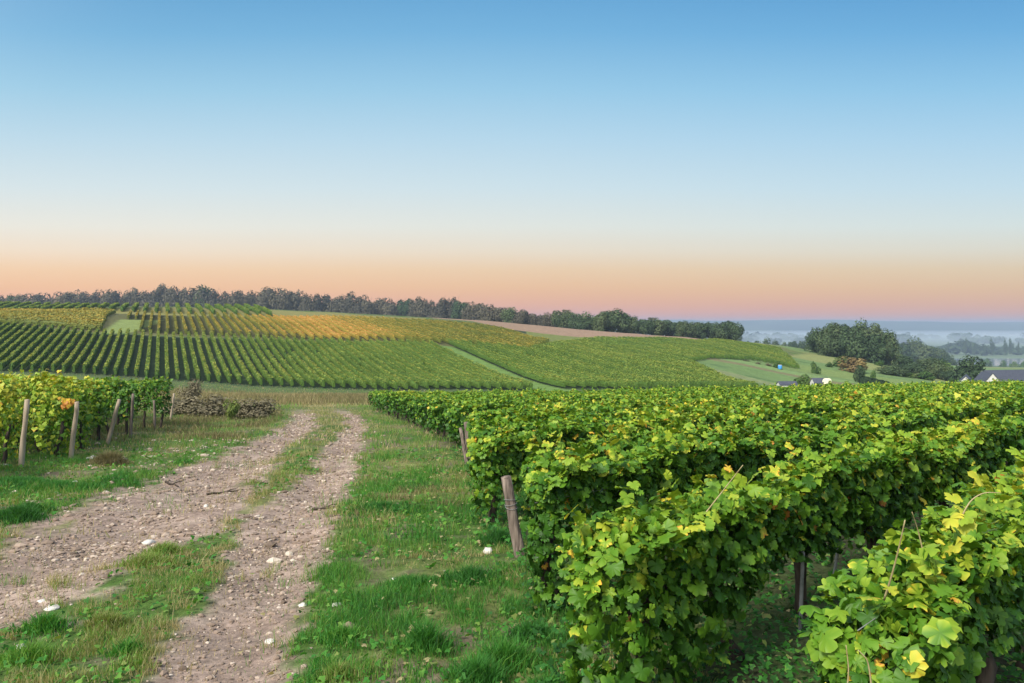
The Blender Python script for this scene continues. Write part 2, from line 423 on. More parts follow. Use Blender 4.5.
r3 = nn(t, 'ShaderNodeMapRange'); r3.inputs['From Min'].default_value = .0; r3.inputs['From Max'].default_value = 1; r3.inputs['To Min'].default_value = .8; r3.inputs['To Max'].default_value = 1.25
t.links.new(n_f.outputs['Fac'], r1.inputs['Value']); t.links.new(n_g.outputs['Fac'], r2.inputs['Value']); t.links.new(vo.outputs['Color'], r3.inputs['Value'])
mm = nn(t, 'ShaderNodeMath', operation='MULTIPLY'); t.links.new(r1.outputs[0], mm.inputs[0]); t.links.new(r2.outputs[0], mm.inputs[1])
mm2 = nn(t, 'ShaderNodeMath', operation='MULTIPLY'); t.links.new(mm.outputs[0], mm2.inputs[0]); t.links.new(r3.outputs[0], mm2.inputs[1])
sc = nn(t, 'ShaderNodeVectorMath', operation='SCALE'); t.links.new(ac.outputs['Color'], sc.inputs[0]); t.links.new(mm2.outputs[0], sc.inputs['Scale'])
p = nn(t, 'ShaderNodeBsdfPrincipled'); p.inputs['Roughness'].default_value = .95; p.inputs['Specular IOR Level'].default_value = .1
t.links.new(sc.outputs[0], p.inputs['Base Color'])
bp = nn(t, 'ShaderNodeBump'); bp.inputs['Distance'].default_value = .025; bp.inputs['Strength'].default_value = .8
t.links.new(n_f.outputs['Fac'], bp.inputs['Height']); t.links.new(bp.outputs[0], p.inputs['Normal'])
t.links.new(p.outputs[0], out.inputs['Surface'])
ground = struct(link('ground', me, m))

# river in the far valley
m, t, out = mat_new('river_water')
p = nn(t, 'ShaderNodeBsdfPrincipled'); p.inputs['Base Color'].default_value = (.12, .15, .17, 1); p.inputs['Roughness'].default_value = .12
t.links.new(p.outputs[0], out.inputs['Surface'])
struct(link('river', mesh_np('river', np.array([[-2500, 1085, -59.6], [7500, 1085, -59.6], [7500, 1340, -59.6], [-2500, 1340, -59.6]]), np.array([[0, 1, 2, 3]])), m))

# ---------------------------------------------------------------- leaves and vine hedges
def leaf_template(lod):
    if lod == 0:
        half = [(.08, -.34), (.28, -.46), (.46, -.38), (.56, -.20), (.58, -.02), (.45, .03), (.55, .14), (.54, .32), (.38, .37), (.27, .33), (.24, .48), (.12, .54), (0, .62)]
        pts = [(0, -.14)] + half + [(-x, y) for x, y in half[:-1]][::-1]
        v = [(0, 0.02)] + pts
        v = np.array([(x, y, -.45 * x * x + .16 * abs(x) - .30 * y * y + (.03 if i % 3 == 0 else -.02)) for i, (x, y) in enumerate(v)])
        n = len(pts); f = np.array([[0, 1 + i, 1 + (i + 1) % n] for i in range(n)])
    elif lod == 1:
        pts = [(0, -.25), (.42, -.42), (.58, .05), (.30, .25), (0, .70), (-.30, .25), (-.58, .05), (-.42, -.42)]
        v = [(0, 0.0)] + pts
        v = np.array([(x, y, -.4 * x * x + .12 * abs(x) - .2 * y * y) for x, y in v])
        n = len(pts); f = np.array([[0, 1 + i, 1 + (i + 1) % n] for i in range(n)])
    else:
        v = np.array([(0, -.5, -.08), (.5, 0, -.12), (0, .6, -.08), (-.5, 0, -.12), (0, 0, .06)])
        f = np.array([[0, 1, 4], [1, 2, 4], [2, 3, 4], [3, 0, 4]])
        if lod == 3:
            v = np.array([(-.45, -.45, -.06), (.5, -.35, .05), (.4, .5, -.05), (-.5, .4, .06)]); f = np.array([[0, 1, 2, 3]])
    return v, f
LT = {i: leaf_template(i) for i in range(4)}
def unit(a): return a / (np.linalg.norm(a, axis=-1, keepdims=True) + 1e-9)
def leaves(pos, nor, tip, size, lod, curl=None):
    """place one leaf per row of pos -> verts, faces, verts per leaf"""
    v, f = LT[lod]; n = unit(nor)
    y = unit(tip - (tip * n).sum(-1, keepdims=True) * n); x = np.cross(y, n)
    k = len(v)
    V = pos[:, None] + size[:, None, None] * (v[None, :, 0:1] * x[:, None] + v[None, :, 1:2] * y[:, None] + v[None, :, 2:3] * n[:, None] * (1 if curl is None else curl[:, None, None]))
    Fc = (f[None] + (np.arange(len(pos)) * k)[:, None, None]).reshape(-1, f.shape[1])
    return V.reshape(-1, 3), Fc, k
def hedge_leaves(p0, D, L, h0, h1, w, dens, size, seed, bias=0.0, shoots=1.0, droop=0.0, dl=.9, topy=.16, endy=.1, rag=.12, endlow=0.0):
    """positions, normals, tips, sizes, tints of the leaves of one trained vine row"""
    rng = np.random.default_rng(seed); n = int(L * dens)
    D = np.array(D); Nn = np.array([D[1], -D[0]])
    s = rng.uniform(0, L, n); kind = rng.random(n)
    hl = h1 + rag * vn(s / .9, seed * 3.1, 1) + rag * .55 * vn(s / .28, seed * 1.7, 2)
    wl = w * (1 + .28 * vn(s / .7, seed * 2.3, 3))
    e = np.clip(np.minimum(s, L - s) / (w * .6), 0, 1); cap = np.sqrt(1 - (1 - e) ** 2)
    wl = wl * (.35 + .65 * cap); hl = hl - .22 * (1 - cap) * (h1 - h0) - endlow * (1 - np.clip(s / .9, 0, 1))
    hb = h0 + rag * 1.2 * vn(s / .5, seed * 5.3, 4) + .05 * rng.normal(size=n)
    hb = hb - droop * np.sqrt(1 - np.clip(s / dl, 0, 1))
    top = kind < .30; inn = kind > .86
    q = rng.random(n) ** .85
    v = hb + (hl - hb) * q
    side = np.where(rng.random(n) < .5, -1.0, 1.0)
    prof = np.sqrt(np.clip(1 - (2 * q - 1.0) ** 4 * .75, .1, 1)) * (.82 + .18 * vn(s / .22, v / .22 + seed, 6))
    depth = np.abs(rng.normal(0, .075, n))
    u = side * (wl * .5 * prof - depth)
    v = np.where(top, hl - depth * .8 + .02, v); u = np.where(top, rng.uniform(-.5, .5, n) * wl, u)
    u = np.where(inn, rng.uniform(-.3, .3, n) * wl, u)
    # shoots rising out of the top
    ns = int(n * .05 * shoots)
    if ns > 6:
        per = 6; a = np.arange(ns) // per; na = a.max() + 1
        ss = rng.uniform(0.1, L - .1, na)[a]; hh = (np.arange(ns) % per) / per
        i = rng.choice(n, ns, replace=False)
        s[i] = ss + hh * rng.uniform(-.12, .12, na)[a] + rng.normal(0, .02, ns)
        hs = h1 + rag * vn(s[i] / .9, seed * 3.1, 1) - endlow * (1 - np.clip(s[i] / .9, 0, 1))
        v[i] = hs + hh * rng.uniform(.08, .26, na)[a]; u[i] = rng.uniform(-.4, .4, na)[a] * w + rng.normal(0, .03, ns); top[i] = True; inn[i] = False
    x = p0[0] + D[0] * s + Nn[0] * u; y = p0[1] + D[1] * s + Nn[1] * u
    z = G(x, y, False) + v
    pos = np.stack([x, y, z], -1)
    outw = np.stack([Nn[0] * side, Nn[1] * side, 0 * u], -1)
    endd = np.stack([-D[0] * (s < L / 2) + D[0] * (s >= L / 2), -D[1] * (s < L / 2) + D[1] * (s >= L / 2), 0 * u], -1)
    up = np.array([0, 0, 1.0])
    nor = np.where(top[:, None], outw * .35 + up, outw + up * .45) + endd * ((1 - e) * .9)[:, None] + rng.normal(0, .55, (n, 3))
    tip = outw * .4 - up * 1.0 + rng.normal(0, .55, (n, 3)) + endd * (1 - e)[:, None] * .4
    sz = size * rng.uniform(.55, 1.25, n)
    zone = vn(s / 1.7, v / .6 + seed * 1.9, 7)
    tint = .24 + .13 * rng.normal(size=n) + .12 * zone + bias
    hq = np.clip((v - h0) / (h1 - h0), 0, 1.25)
    tint += topy * hq ** 2 + endy * (1 - np.clip(s / 1.2, 0, 1))  # yellower tops and row ends; top-to-side light contrast also painted into the tint
    tint = np.where(inn, tint - .15, tint)  # inner leaves coloured darker, painting the shade inside the row
    tint = np.minimum(tint, .84); spot = rng.random(n)
    tint = np.where(spot < .013 + .014 * hq, rng.uniform(.74, .96, n), tint)
    tint = np.where(spot > .9975, rng.uniform(.95, 1, n), tint)
    return pos, nor, tip, sz, np.clip(tint, 0, 1)
def foliage_mesh(name, leafsets):
    """leafsets: [(pos, nor, tip, size, tint, lod)] -> one mesh"""
    V = []; Fs = []; T = []; o = 0
    for pos, nor, tip, sz, ti, lod in leafsets:
        if not len(pos): continue
        rl = np.random.default_rng(len(pos)); curl = rl.uniform(.1, 2.4, len(pos)) if lod < 2 else None
        v, f, k = leaves(pos, nor, tip, sz, lod, curl)
        if lod == 0: v = v + rl.normal(0, .0032, v.shape)
        tv = np.repeat(ti, k)
        if lod < 2: tv = (tv.reshape(-1, k) + np.concatenate([[-.03], np.where(np.arange(k - 1) % 3 == 1, .06, .02)])[None] + np.where(rl.random(len(pos)) < .16, rl.uniform(.1, .4, len(pos)), 0)[:, None] * (rl.random((len(pos), k)) < .45) * (np.arange(k) > 0)).ravel()
        V.append(v); Fs.append(f + o); T.append(np.clip(tv, 0, 1)); o += len(v)
    return mesh_np(name, np.concatenate(V), Fs, {'tint': np.concatenate(T)}, smooth=True)

ORD = ('first second third fourth fifth sixth seventh eighth ninth tenth eleventh twelfth thirteenth fourteenth fifteenth sixteenth seventeenth '
       'eighteenth nineteenth').split()
TENS = {2: 'twent', 3: 'thirt', 4: 'fort', 5: 'fift', 6: 'sixt', 7: 'sevent', 8: 'eight', 9: 'ninet'}
def ordinal(n):
    if n < 20: return ORD[n - 1]
    if n >= 100: return 'hundredth' if n == 100 else 'hundred-and-' + ordinal(n - 100)
    a, b = divmod(n, 10)
    return TENS[a] + 'ieth' if b == 0 else TENS[a] + 'y-' + ORD[b - 1]

# ---- the vine block on the right: rows run away to the right at 44 degrees
RD = np.array([math.sin(R(44)), math.cos(R(44))]); RN = np.array([RD[1], -RD[0]])
ns = [-.95, -2.2, -3.65, -5.15, -6.6]
while ns[-1] > -37: ns.append(ns[-1] - 1.4)
def lod_for(d): return 0 if d < 9.5 else 1 if d < 20 else 2
NAMED = ['nearest vine row, cut off by the lower right corner of the picture',
         'vine row with the big lobed leaves above the dark trunks and thin stake',
         'vine row whose droopy end hangs just behind the nearest leafy row end',
         'vine row that begins at the thick leaning wooden post',
         'vine row with dark foliage end just behind the thick leaning wooden post']
trunk_id = 0
for k, n in enumerate(ns):
    # start where the row meets the block's ragged edge
    tt = np.arange(-30, 60, .02); P = n * RN[None] + tt[:, None] * RD[None]
    ok = (P[:, 1] > 1.0) & (P[:, 0] > np.interp(P[:, 1], *BX))
    if not ok.any(): continue
    t0 = tt[ok][0] + .08 * math.sin(k * 2.7); p0 = n * RN + t0 * RD
    yend = 43 + 1.2 * math.sin(k * 1.3)
    tl = tt[(P[:, 1] < yend) & (P[:, 0] < .70 * P[:, 1] + 5)]
    L = tl[-1] - t0
    if L < .8: continue
    lab = NAMED[k] if k < len(NAMED) else f'{ordinal(k + 1)} vine row of the right-hand block, counted back from the lower right corner'
    root = thing('vine_hedge', lab, 'vine hedge', (p0[0], p0[1], g1(*p0)), 0, 'green vine rows of the block right of the track')
    org = np.array([p0[0], p0[1], g1(*p0)])
    sets = []; seg = 0.0
    while seg < L:
        a = seg; dmid = (p0 + RD * (a + .5))[1]
        ln = min(2.0 if dmid < 20 else 6.0, L - a); lod = lod_for(dmid)
        seg += ln
        sets.append((a, ln, lod))
    # whole-row leaves by lod: sample per lod with its own density, keep those in the segments
    FS = []
    for lod, dens, size in ((0, 1150, .074), (1, 680, .086), (2, 460, .100)):
        segs = [(a, ln) for a, ln, l in sets if l == lod]
        if not segs: continue
        a0 = segs[0][0]; a1 = segs[-1][0] + segs[-1][1]
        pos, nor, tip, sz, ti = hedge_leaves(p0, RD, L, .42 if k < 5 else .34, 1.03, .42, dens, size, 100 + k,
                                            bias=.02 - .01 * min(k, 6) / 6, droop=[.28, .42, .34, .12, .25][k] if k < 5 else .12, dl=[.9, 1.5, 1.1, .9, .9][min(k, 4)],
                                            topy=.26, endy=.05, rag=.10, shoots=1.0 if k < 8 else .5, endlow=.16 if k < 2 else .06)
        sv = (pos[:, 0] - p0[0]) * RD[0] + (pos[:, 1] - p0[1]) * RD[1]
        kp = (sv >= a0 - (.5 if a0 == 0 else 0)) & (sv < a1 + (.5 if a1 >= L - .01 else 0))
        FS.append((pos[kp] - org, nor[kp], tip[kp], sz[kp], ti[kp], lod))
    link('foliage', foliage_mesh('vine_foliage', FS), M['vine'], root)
    # gnarled trunks
    rng = np.random.default_rng(k + 500)
    nmax = 9 if k < 3 else 5 if k < 6 else 2
    for j in range(nmax):
        s = .45 + j * 1.12 + rng.uniform(-.08, .08)
        if s > L - .3: break
        q = p0 + RD * s; gz = g1(*q)
        zz = np.array([-.1, .0, .12, .25, .4, .55, .62])
        wob = rng.normal(0, .030, (7, 2)).cumsum(0) - .02
        pts = np.stack([q[0] + wob[:, 0], q[1] + wob[:, 1], gz + zz], -1) - org
        v1 = tube(pts, np.array([.06, .055, .042, .036, .04, .048, .02]) * rng.uniform(.85, 1.2), 9, trunk_id, .10)
        arms = [v1]
        for sg in ((-1, 1) if j else (1,)):
            ap = [pts[5] * 1.0 + np.array([0, 0, -.03])]
            for a in range(4):
                ap.append(ap[-1] + np.array([RD[0] * sg * .12, RD[1] * sg * .12, .03 + rng.normal(0, .015)]))
            arms.append(tube(np.array(ap), np.array([.026, .022, .018, .015, .01]), 6, trunk_id + 5, .1))
        v, f = join(arms)
        link('trunk', mesh_np('vine_trunk', v, f, smooth=True), M['bark'], root); trunk_id += 1
    if k < 5:
        for hz in (.45, .85):
            tt2 = np.linspace(0, min(L, 14), 20); wp = p0[None] + RD[None] * tt2[:, None]
            pts = np.stack([wp[:, 0], wp[:, 1], G(wp[:, 0], wp[:, 1], False) + hz], -1) - org
            v, f = tube(pts, .002, 4)
            link('wire', mesh_np('trellis_wire', v, f), M['metal'], root)
    if k == 0: ROOT0, ORG0 = root, org
    if k == 1: ROOT1, ORG1 = root, org

def cane(root, org, pp, r=.004):
    pts = np.array([xyz(*q) for q in pp]) - org
    # smooth the polyline
    tt = np.linspace(0, 1, len(pts)); t2 = np.linspace(0, 1, 14)
    pts = np.stack([np.interp(t2, tt, pts[:, i]) for i in range(3)], -1)
    for _ in range(3): pts[1:-1] = (pts[:-2] + 2 * pts[1:-1] + pts[2:]) / 4
    v, f = tube(pts, np.linspace(r, r * .5, 14), 6)
    link('cane', mesh_np('cane', v, f, smooth=True), M['cane'], root)
cane(ROOT1, ORG1, [(700, 520, 4.0), (722, 492, 4.05), (743, 465, 4.0)])
cane(ROOT0, ORG0, [(884, 600, 2.75), (892, 575, 2.7), (899, 548, 2.65), (905, 520, 2.6)])
cane(ROOT0, ORG0, [(925, 560, 2.9), (918, 530, 2.9), (912, 512, 2.85)], .003)
cane(ROOT0, ORG0, [(960, 520, 3.1), (970, 500, 3.1), (984, 492, 3.1), (1001, 493, 3.1)], .0035)
cane(ROOT0, ORG0, [(846, 700, 2.45), (849, 670, 2.45), (846, 645, 2.45)], .003)
cane(ROOT0, ORG0, [(872, 690, 2.4), (868, 660, 2.4), (858, 650, 2.4)], .003)

# ---------------------------------------------------------------- wooden posts and stakes
def post(top, base, rad, label, mat, name='wooden_post', cat='post', group=None, seed=0, wire=False, below=.15):
    """TOP and BASE: points; the post leans from one to the other and runs on into the ground"""
    top = np.array(top); base = np.array(base); base[2] = g1(base[0], base[1])
    d = unit(top - base); a = base - d * below
    rng = np.random.default_rng(seed); n = 7
    pts = a + (top - a) * np.linspace(0, 1, n)[:, None] + np.concatenate([rng.normal(0, rad * .10, (n, 2)), np.zeros((n, 1))], 1)
    v, f = tube(pts - base, rad * np.linspace(1.08, .92, n), 10, seed, .06)
    # chamfered, split head
    v2, f2 = tube(np.array([top - d * .012, top + d * .006]) - base, [rad * .9, rad * .55], 10, seed, .1)
    v, f = join([(v, f), (v2, f2)])
    root = thing(name, label, cat, tuple(base), 0, group)
    link('shaft', mesh_np('post_shaft', v, f, smooth=True), mat, root)
    if wire:
        for h in (.62, .66, .71):
            c = (top - base) * h; th = np.linspace(0, 2 * np.pi, 14)
            ring = np.stack([c[0] + np.cos(th) * rad * 1.08, c[1] + np.sin(th) * rad * 1.08, c[2] + .012 * np.sin(th + h * 40)], -1)
            v, f = tube(ring, .0025, 5)
            link('wire', mesh_np('wire_wrap', v, f, smooth=True), M['metal'], root)
    return root
def tp(pxt, pyt, pxb, pyb, d, dt=0.0):
    return xyz(pxt, pyt, d + dt), xyz(pxb, pyb, d)
def on_ground(px, d, h):
    x = (px - 512) / F * d; return np.array([x, d, g1(x, d) + h])
GP = 'end posts of the right-hand vine rows'
post(on_ground(506, 7.40, .78), on_ground(520, 7.35, 0), .055, 'thick weathered wooden post leaning left at a row end, wrapped in wire', M['wood'], group=GP, seed=1, wire=True)
post(on_ground(460.5, 15.5, .76), on_ground(467, 15.3, 0), .040, 'thin grey post leaning left beside a thicker upright post at a far row end', M['wood'], group=GP, seed=2)
post(on_ground(466.5, 15.9, .86), on_ground(470, 15.9, 0), .062, 'thicker upright grey post right of the thin leaning one at a far row end', M['wood'], group=GP, seed=3)
post(on_ground(480, 14.2, .92), on_ground(482, 14.2, 0), .055, 'grey post almost hidden by dark leaves, right of the pair of far posts', M['wood'], group=GP, seed=4)
GS = 'thin stakes in the near vine row'
for px, d, h, lab in ((803, 5.15, .55, 'thin straight grey steel stake between two dark vine trunks'), (834, 5.9, .5, 'thin grey stake leaning right, behind the straight steel stake')):
    b = on_ground(px - 3, d, 0); tpt = on_ground(px + (0 if px < 820 else 6), d, h)
    post(tpt, b, .013, lab, M['metal'], 'vine_stake', 'stake', GS, 7)

LP = [(27.7, 400, 20.5, 14.5, 1.30, 'pale wooden post before yellow-green vines, leftmost of the row-end posts'),
      (77.5, 395, 70.7, 16.5, 1.27, 'pinkish wooden post leaning slightly right, second row-end post from the left'),
      (119, 396, 107.6, 20.5, 1.22, 'wooden post leaning most, third row-end post from the left'),
      (133, 391, 130.5, 22.6, 1.32, 'dark upright post before the last dark green vine, fourth from the left'),
      (154, 398, 155, 26.0, 1.0, 'dark slanting post beside the bare stem of the last left vine'),
      (174, 391, 170.5, 32.0, 1.15, 'pale thin post standing alone left of the brown thicket')]
for i, (pt, pyt, pb, d, h, lab) in enumerate(LP):
    post(on_ground(pt, d, h), on_ground(pb, d, 0), .050 if i < 3 else .042, lab, M['woodpale'] if i in (0, 1, 2, 5) else M['wood'], group='row-end posts left of the track', seed=20 + i)

# ---------------------------------------------------------------- vine rows left of the track
LD = unit(np.array([-.80, .60]))
LW = ['yellow-green vine row at the left edge, nearest of the rows left of the track', 'yellow vine row with a long hanging lime shoot beside the leftmost wooden post',
      'yellow-green vine row with an orange leaf patch left of the second wooden post', 'yellow-green vine row whose end shows between the second and third posts',
      'darker green vine row behind the post that leans most', 'dark green vine row ending at the dark upright post',
      'last left vine row, dark green with a bare stem at its end', 'low far vine row seen behind the last dark green one']
ls = [(-9.2, 12.0), (-9.75, 14.7), (-9.9, 16.8), (-10.6, 18.8), (-11.3, 20.9), (-11.6, 23.0), (-11.9, 26.0), (-15.5, 31.0)]
for k, (x0, y0) in enumerate(ls):
    p0 = np.array([x0, y0]) + LD * .25; org = np.array([p0[0], p0[1], g1(*p0)])
    L = [6, 7, 9, 10, 11, 12, 14, 14][k]
    root = thing('vine_hedge', LW[k], 'vine hedge', tuple(org), 0, 'yellowing vine rows left of the track')
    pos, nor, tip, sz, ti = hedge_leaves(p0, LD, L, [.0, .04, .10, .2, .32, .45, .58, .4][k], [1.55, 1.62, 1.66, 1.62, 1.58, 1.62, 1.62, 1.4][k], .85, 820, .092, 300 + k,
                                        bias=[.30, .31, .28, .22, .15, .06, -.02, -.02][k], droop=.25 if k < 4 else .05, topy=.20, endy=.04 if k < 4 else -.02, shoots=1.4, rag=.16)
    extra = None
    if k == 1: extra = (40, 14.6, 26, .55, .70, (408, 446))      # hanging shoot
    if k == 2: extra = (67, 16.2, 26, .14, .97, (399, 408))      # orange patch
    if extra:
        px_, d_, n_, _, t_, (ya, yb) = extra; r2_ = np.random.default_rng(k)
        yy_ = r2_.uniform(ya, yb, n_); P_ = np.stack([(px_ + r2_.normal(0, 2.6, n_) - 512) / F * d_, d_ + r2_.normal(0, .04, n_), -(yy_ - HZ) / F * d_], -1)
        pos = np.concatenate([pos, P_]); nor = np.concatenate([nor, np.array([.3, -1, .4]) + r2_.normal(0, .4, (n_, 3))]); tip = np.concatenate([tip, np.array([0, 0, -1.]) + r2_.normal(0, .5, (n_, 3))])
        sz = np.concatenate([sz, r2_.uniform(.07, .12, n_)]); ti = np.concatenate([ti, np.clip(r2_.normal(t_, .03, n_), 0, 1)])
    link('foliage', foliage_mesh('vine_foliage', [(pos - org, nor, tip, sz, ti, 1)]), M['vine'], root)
    rng = np.random.default_rng(700 + k)
    for j in range(4):
        s = .3 + j * 1.1; q = p0 + LD * s; gz = g1(*q)
        wob = rng.normal(0, .04, (6, 2)).cumsum(0)
        pts = np.stack([q[0] + wob[:, 0], q[1] + wob[:, 1], gz + np.array([-.1, .05, .25, .45, .65, .85])], -1) - org
        v, f = tube(pts, [.06, .05, .042, .04, .035, .02], 8, 900 + k * 9 + j, .12)
        link('trunk', mesh_np('vine_trunk', v, f, smooth=True), M['bark'], root)

# ---------------------------------------------------------------- the far vineyard: one object for every row
def far_row(p0, D, L, h, w, mat, seed, bias, card, dens, label, group, lod=3):
    rng = np.random.default_rng(seed); D = np.array(D); Nn = np.array([D[1], -D[0]])
    # leafy core
    ns_ = max(3, int(L / .9)); s = np.linspace(0, L, ns_)
    prof = np.array([(-.42, .22), (-.5, .62), (-.26, .94), (.26, .94), (.5, .62), (.42, .22)])
    gap = 1 - .45 * sst(.72, .86, vn(s / 1.5, seed * 7.7, 14)); hh = h * gap * (1 + .10 * vn(s / 1.6, seed * 1.3, 11)); ww = w * (.78 + .2 * vn(s / 1.3, seed * 2.1, 12))
    endf = np.where((s < .2) | (s > L - .2), .85, 1.0)
    u = prof[None, :, 0] * (ww * endf)[:, None]; z = prof[None, :, 1] * (hh * endf)[:, None]
    bx_ = p0[0] + D[0] * s; by_ = p0[1] + D[1] * s; gz = G(bx_, by_, False)
    v = np.stack([bx_[:, None] + Nn[0] * u, by_[:, None] + Nn[1] * u, gz[:, None] + z], -1).reshape(-1, 3)
    i = np.arange(ns_ - 1)[:, None] * 6; j = np.arange(6)[None]; kk = (j + 1) % 6
    q = np.stack([i + j, i + kk, i + 6 + kk, i + 6 + j], -1).reshape(-1, 4)
    caps = np.array([[0, 1, 2, 3, 4, 5], [(ns_ - 1) * 6 + a for a in range(6)][::-1]])
    tv = np.full(len(v), .30 + bias)
    # leaf clumps over it
    n = int(L * dens); s = rng.uniform(0, L, n); qv = rng.random(n); top = rng.random(n) < .4
    side = np.where(rng.random(n) < .5, -1.0, 1.0); gp = 1 - .45 * sst(.72, .86, vn(s / 1.5, seed * 7.7, 14))
    hl = h * gp * (1 + .07 * vn(s / 1.6, seed * 1.3, 11) + .05 * vn(s / .5, seed * 4.3, 13))
    u = np.where(top, rng.uniform(-.45, .45, n) * w, side * w * .5 * (1 - .3 * np.abs(2 * qv - 1) ** 3))
    vv = np.where(top, hl + rng.normal(0, .04, n), h * .22 + qv * (hl - h * .22))
    x = p0[0] + D[0] * s + Nn[0] * u; y = p0[1] + D[1] * s + Nn[1] * u
    pos = np.stack([x, y, G(x, y, False) + vv], -1)
    outw = np.stack([Nn[0] * side, Nn[1] * side, 0 * u], -1)
    nor = np.where(top[:, None], np.array([0, 0, 1.0]) + outw * .3, outw + np.array([0, 0, .5])) + rng.normal(0, .35, (n, 3))
    tip = rng.normal(0, 1, (n, 3)); ti = np.clip(.26 + bias + .045 * rng.normal(size=n) + .42 * (vv / h) ** 2 - .05, 0, 1)  # tint rises with height: lit tops and shaded sides painted into the colour
    lv, lf, k_ = leaves(pos, nor, tip, card * rng.uniform(.6, 1.3, n), lod)
    org = np.array([p0[0], p0[1], gz[0]])
    V = np.concatenate([v, lv]) - org
    me = mesh_np('vine_row', V, [q, caps, lf + len(v)], {'tint': np.concatenate([tv, np.repeat(ti, k_)])})
    o = link('vine_hedge', me, mat, loc=tuple(org)); tag(o, label, 'vine hedge', group)
    return o
def rows_st(s_list, y0f, y1f, keep=None):
    """rows along TD for the given offsets; keep(x, y) clips them"""
    out = []
    for s in s_list:
        t = np.arange(-60, 360, .25); x = s * SD[0] + t * TD[0]; y = s * SD[1] + t * TD[1]
        ok = (y > y0f(x)) & (y < y1f(x))
        if keep is not None: ok &= keep(x, y)
        if ok.sum() < 6: continue
        a = np.argmax(ok); b = len(ok) - 1 - np.argmax(ok[::-1])
        out.append((np.array([x[a], y[a]]), t[b] - t[a]))
    return out
infr = lambda x, y: (x > -.70 * y - 4)
g = 'green vine rows on the lower far slope'
rws = rows_st(np.arange(46.2, -33, -1.30), lambda x: 103.2 + 0 * x, lambda x: 143 + .4 * np.sin(x * .5), infr)
for i, (p0, L) in enumerate(rws):
    far_row(p0, TD, L, 1.22, .48, M['hill'], 1000 + i, .08 + .04 * math.sin(i * 1.7), .16, 48,
            f'{ordinal(i + 1)} green vine row left of the grass path on the far slope', g)
g = 'vine rows right of the grass path on the far slope'
rws = rows_st(list(np.arange(51.3, 100, 1.36)) + list(np.arange(100, 176, 1.62)), lambda x: 105.0 + .03 * x, lambda x: np.interp(x, [30, 55], [219, 245]),
              lambda x, y: (x < np.interp(y, [104, 160, 175, 187, 190, 250], [35, 38, 46, 59, 73, 88])) & (y < np.interp(x / y * F + 512, [500, 620, 700, 742], [207, 211, 228, 247])) & (x > np.interp(y, [147, 150, 185, 200, 222], [-60, 2.5, 13, 19, 31])))
for i, (p0, L) in enumerate(rws):
    far_row(p0, TD, L, 1.10, .36, M['hill'], 1200 + i, .02 + .07 * math.sin(i * 1.3) + .03 * math.sin(i * .31), .16, 44,
            f'{ordinal(i + 1)} vine row right of the grass path on the far slope', g)
g = 'golden vine rows on the upper far slope'
rws = rows_st(np.arange(-7, 84, 1.62), lambda x: 147.5 + 0 * x, lambda x: np.interp(x, [-60, -20], [188, 205]),
              lambda x, y: (x > np.interp(y, [146, 172, 173, 210], [-73.5, -79, -92, -100])) & (x < np.interp(y, [146, 180, 204], [3, 9, 15])))
for i, (p0, L) in enumerate(rws):
    b = .50 * math.exp(-((i - 24) / 9) ** 2) - .13
    far_row(p0, TD, L, 1.15, .46, M['gold'], 1400 + i, b + .06 * math.sin(i * 1.9), .18, 38,
            f'{ordinal(i + 1)} golden vine row from the left edge of the golden plot on the upper slope', g)
g = 'yellow vine rows running across the upper slope at the left'
for i in range(20):
    y0 = 148 + i * 2.15
    xr_ = np.interp(y0, [146, 176, 205], [-80, -95, -106]); xl_ = -.70 * y0 - 4
    if xr_ - xl_ < 4: continue
    far_row(np.array([xr_, y0]), unit(np.array([-1, .06])), xr_ - xl_, 1.15, .8, M['gold'], 1500 + i, -.08 + .06 * math.sin(i * 2.3), .30, 22,
            f'{ordinal(i + 1)} crosswise yellow vine row uphill, left of the grass patch', g)
g = 'short dark green vine rows just below the wood on the crest'
rws = rows_st(np.arange(-85, 70, 2.7), lambda x: 195 + 0 * x, lambda x: 229 + 0 * x, lambda x, y: infr(x, y) & (x < -62 - (y - 195) * .4))
for i, (p0, L) in enumerate(rws):
    far_row(p0, TD, L, 1.35, .8, M['hill'], 1600 + i, -.02, .26, 24,
            f'{ordinal(len(rws) - i)} short green vine row from the right, just under the skyline wood', g)

# ---------------------------------------------------------------- grass
def blades(pos, h, w, tint, rng, lean=.5):
    n = len(pos); th = rng.uniform(0, 2 * np.pi, n); a = np.stack([np.cos(th), np.sin(th), 0 * th], -1)
    ph = rng.uniform(0, 2 * np.pi, n); b = np.stack([np.cos(ph), np.sin(ph), 0 * ph], -1) * (rng.uniform(.05, lean, n) * h)[:, None]
    up = np.array([0, 0, 1.0])
    w_ = w[:, None] * a; hh = h[:, None]
    v = np.stack([pos - w_ * .5, pos + w_ * .5, pos + b * .35 + up * hh * .55 + w_ * .38, pos + b * .35 + up * hh * .55 - w_ * .38, pos + b + up * hh * .95], 1)
    base = (np.arange(n) * 5)[:, None]
    return v.reshape(-1, 3), [base + np.array([[0, 1, 2, 3]]), base + np.array([[3, 2, 4]])], np.repeat(tint, 5)
rng = np.random.default_rng(11)
V = []; FS = []; T = []; o_ = 0
def add_blades(x, y, h, w, tint, lean=.6):
    global o_
    z = G(x, y); v, f, t = blades(np.stack([x, y, z - .01], -1), h, w, tint, rng, lean)
    V.append(v); FS.extend([g_ + o_ for g_ in f]); T.append(t); o_ += len(v)
def scatter(n, x0, x1, y0, y1):
    """more points where nearer"""
    y = y0 * (y1 / y0) ** rng.random(n); x = x0 + (x1 - x0) * rng.random(n)
    return x, y
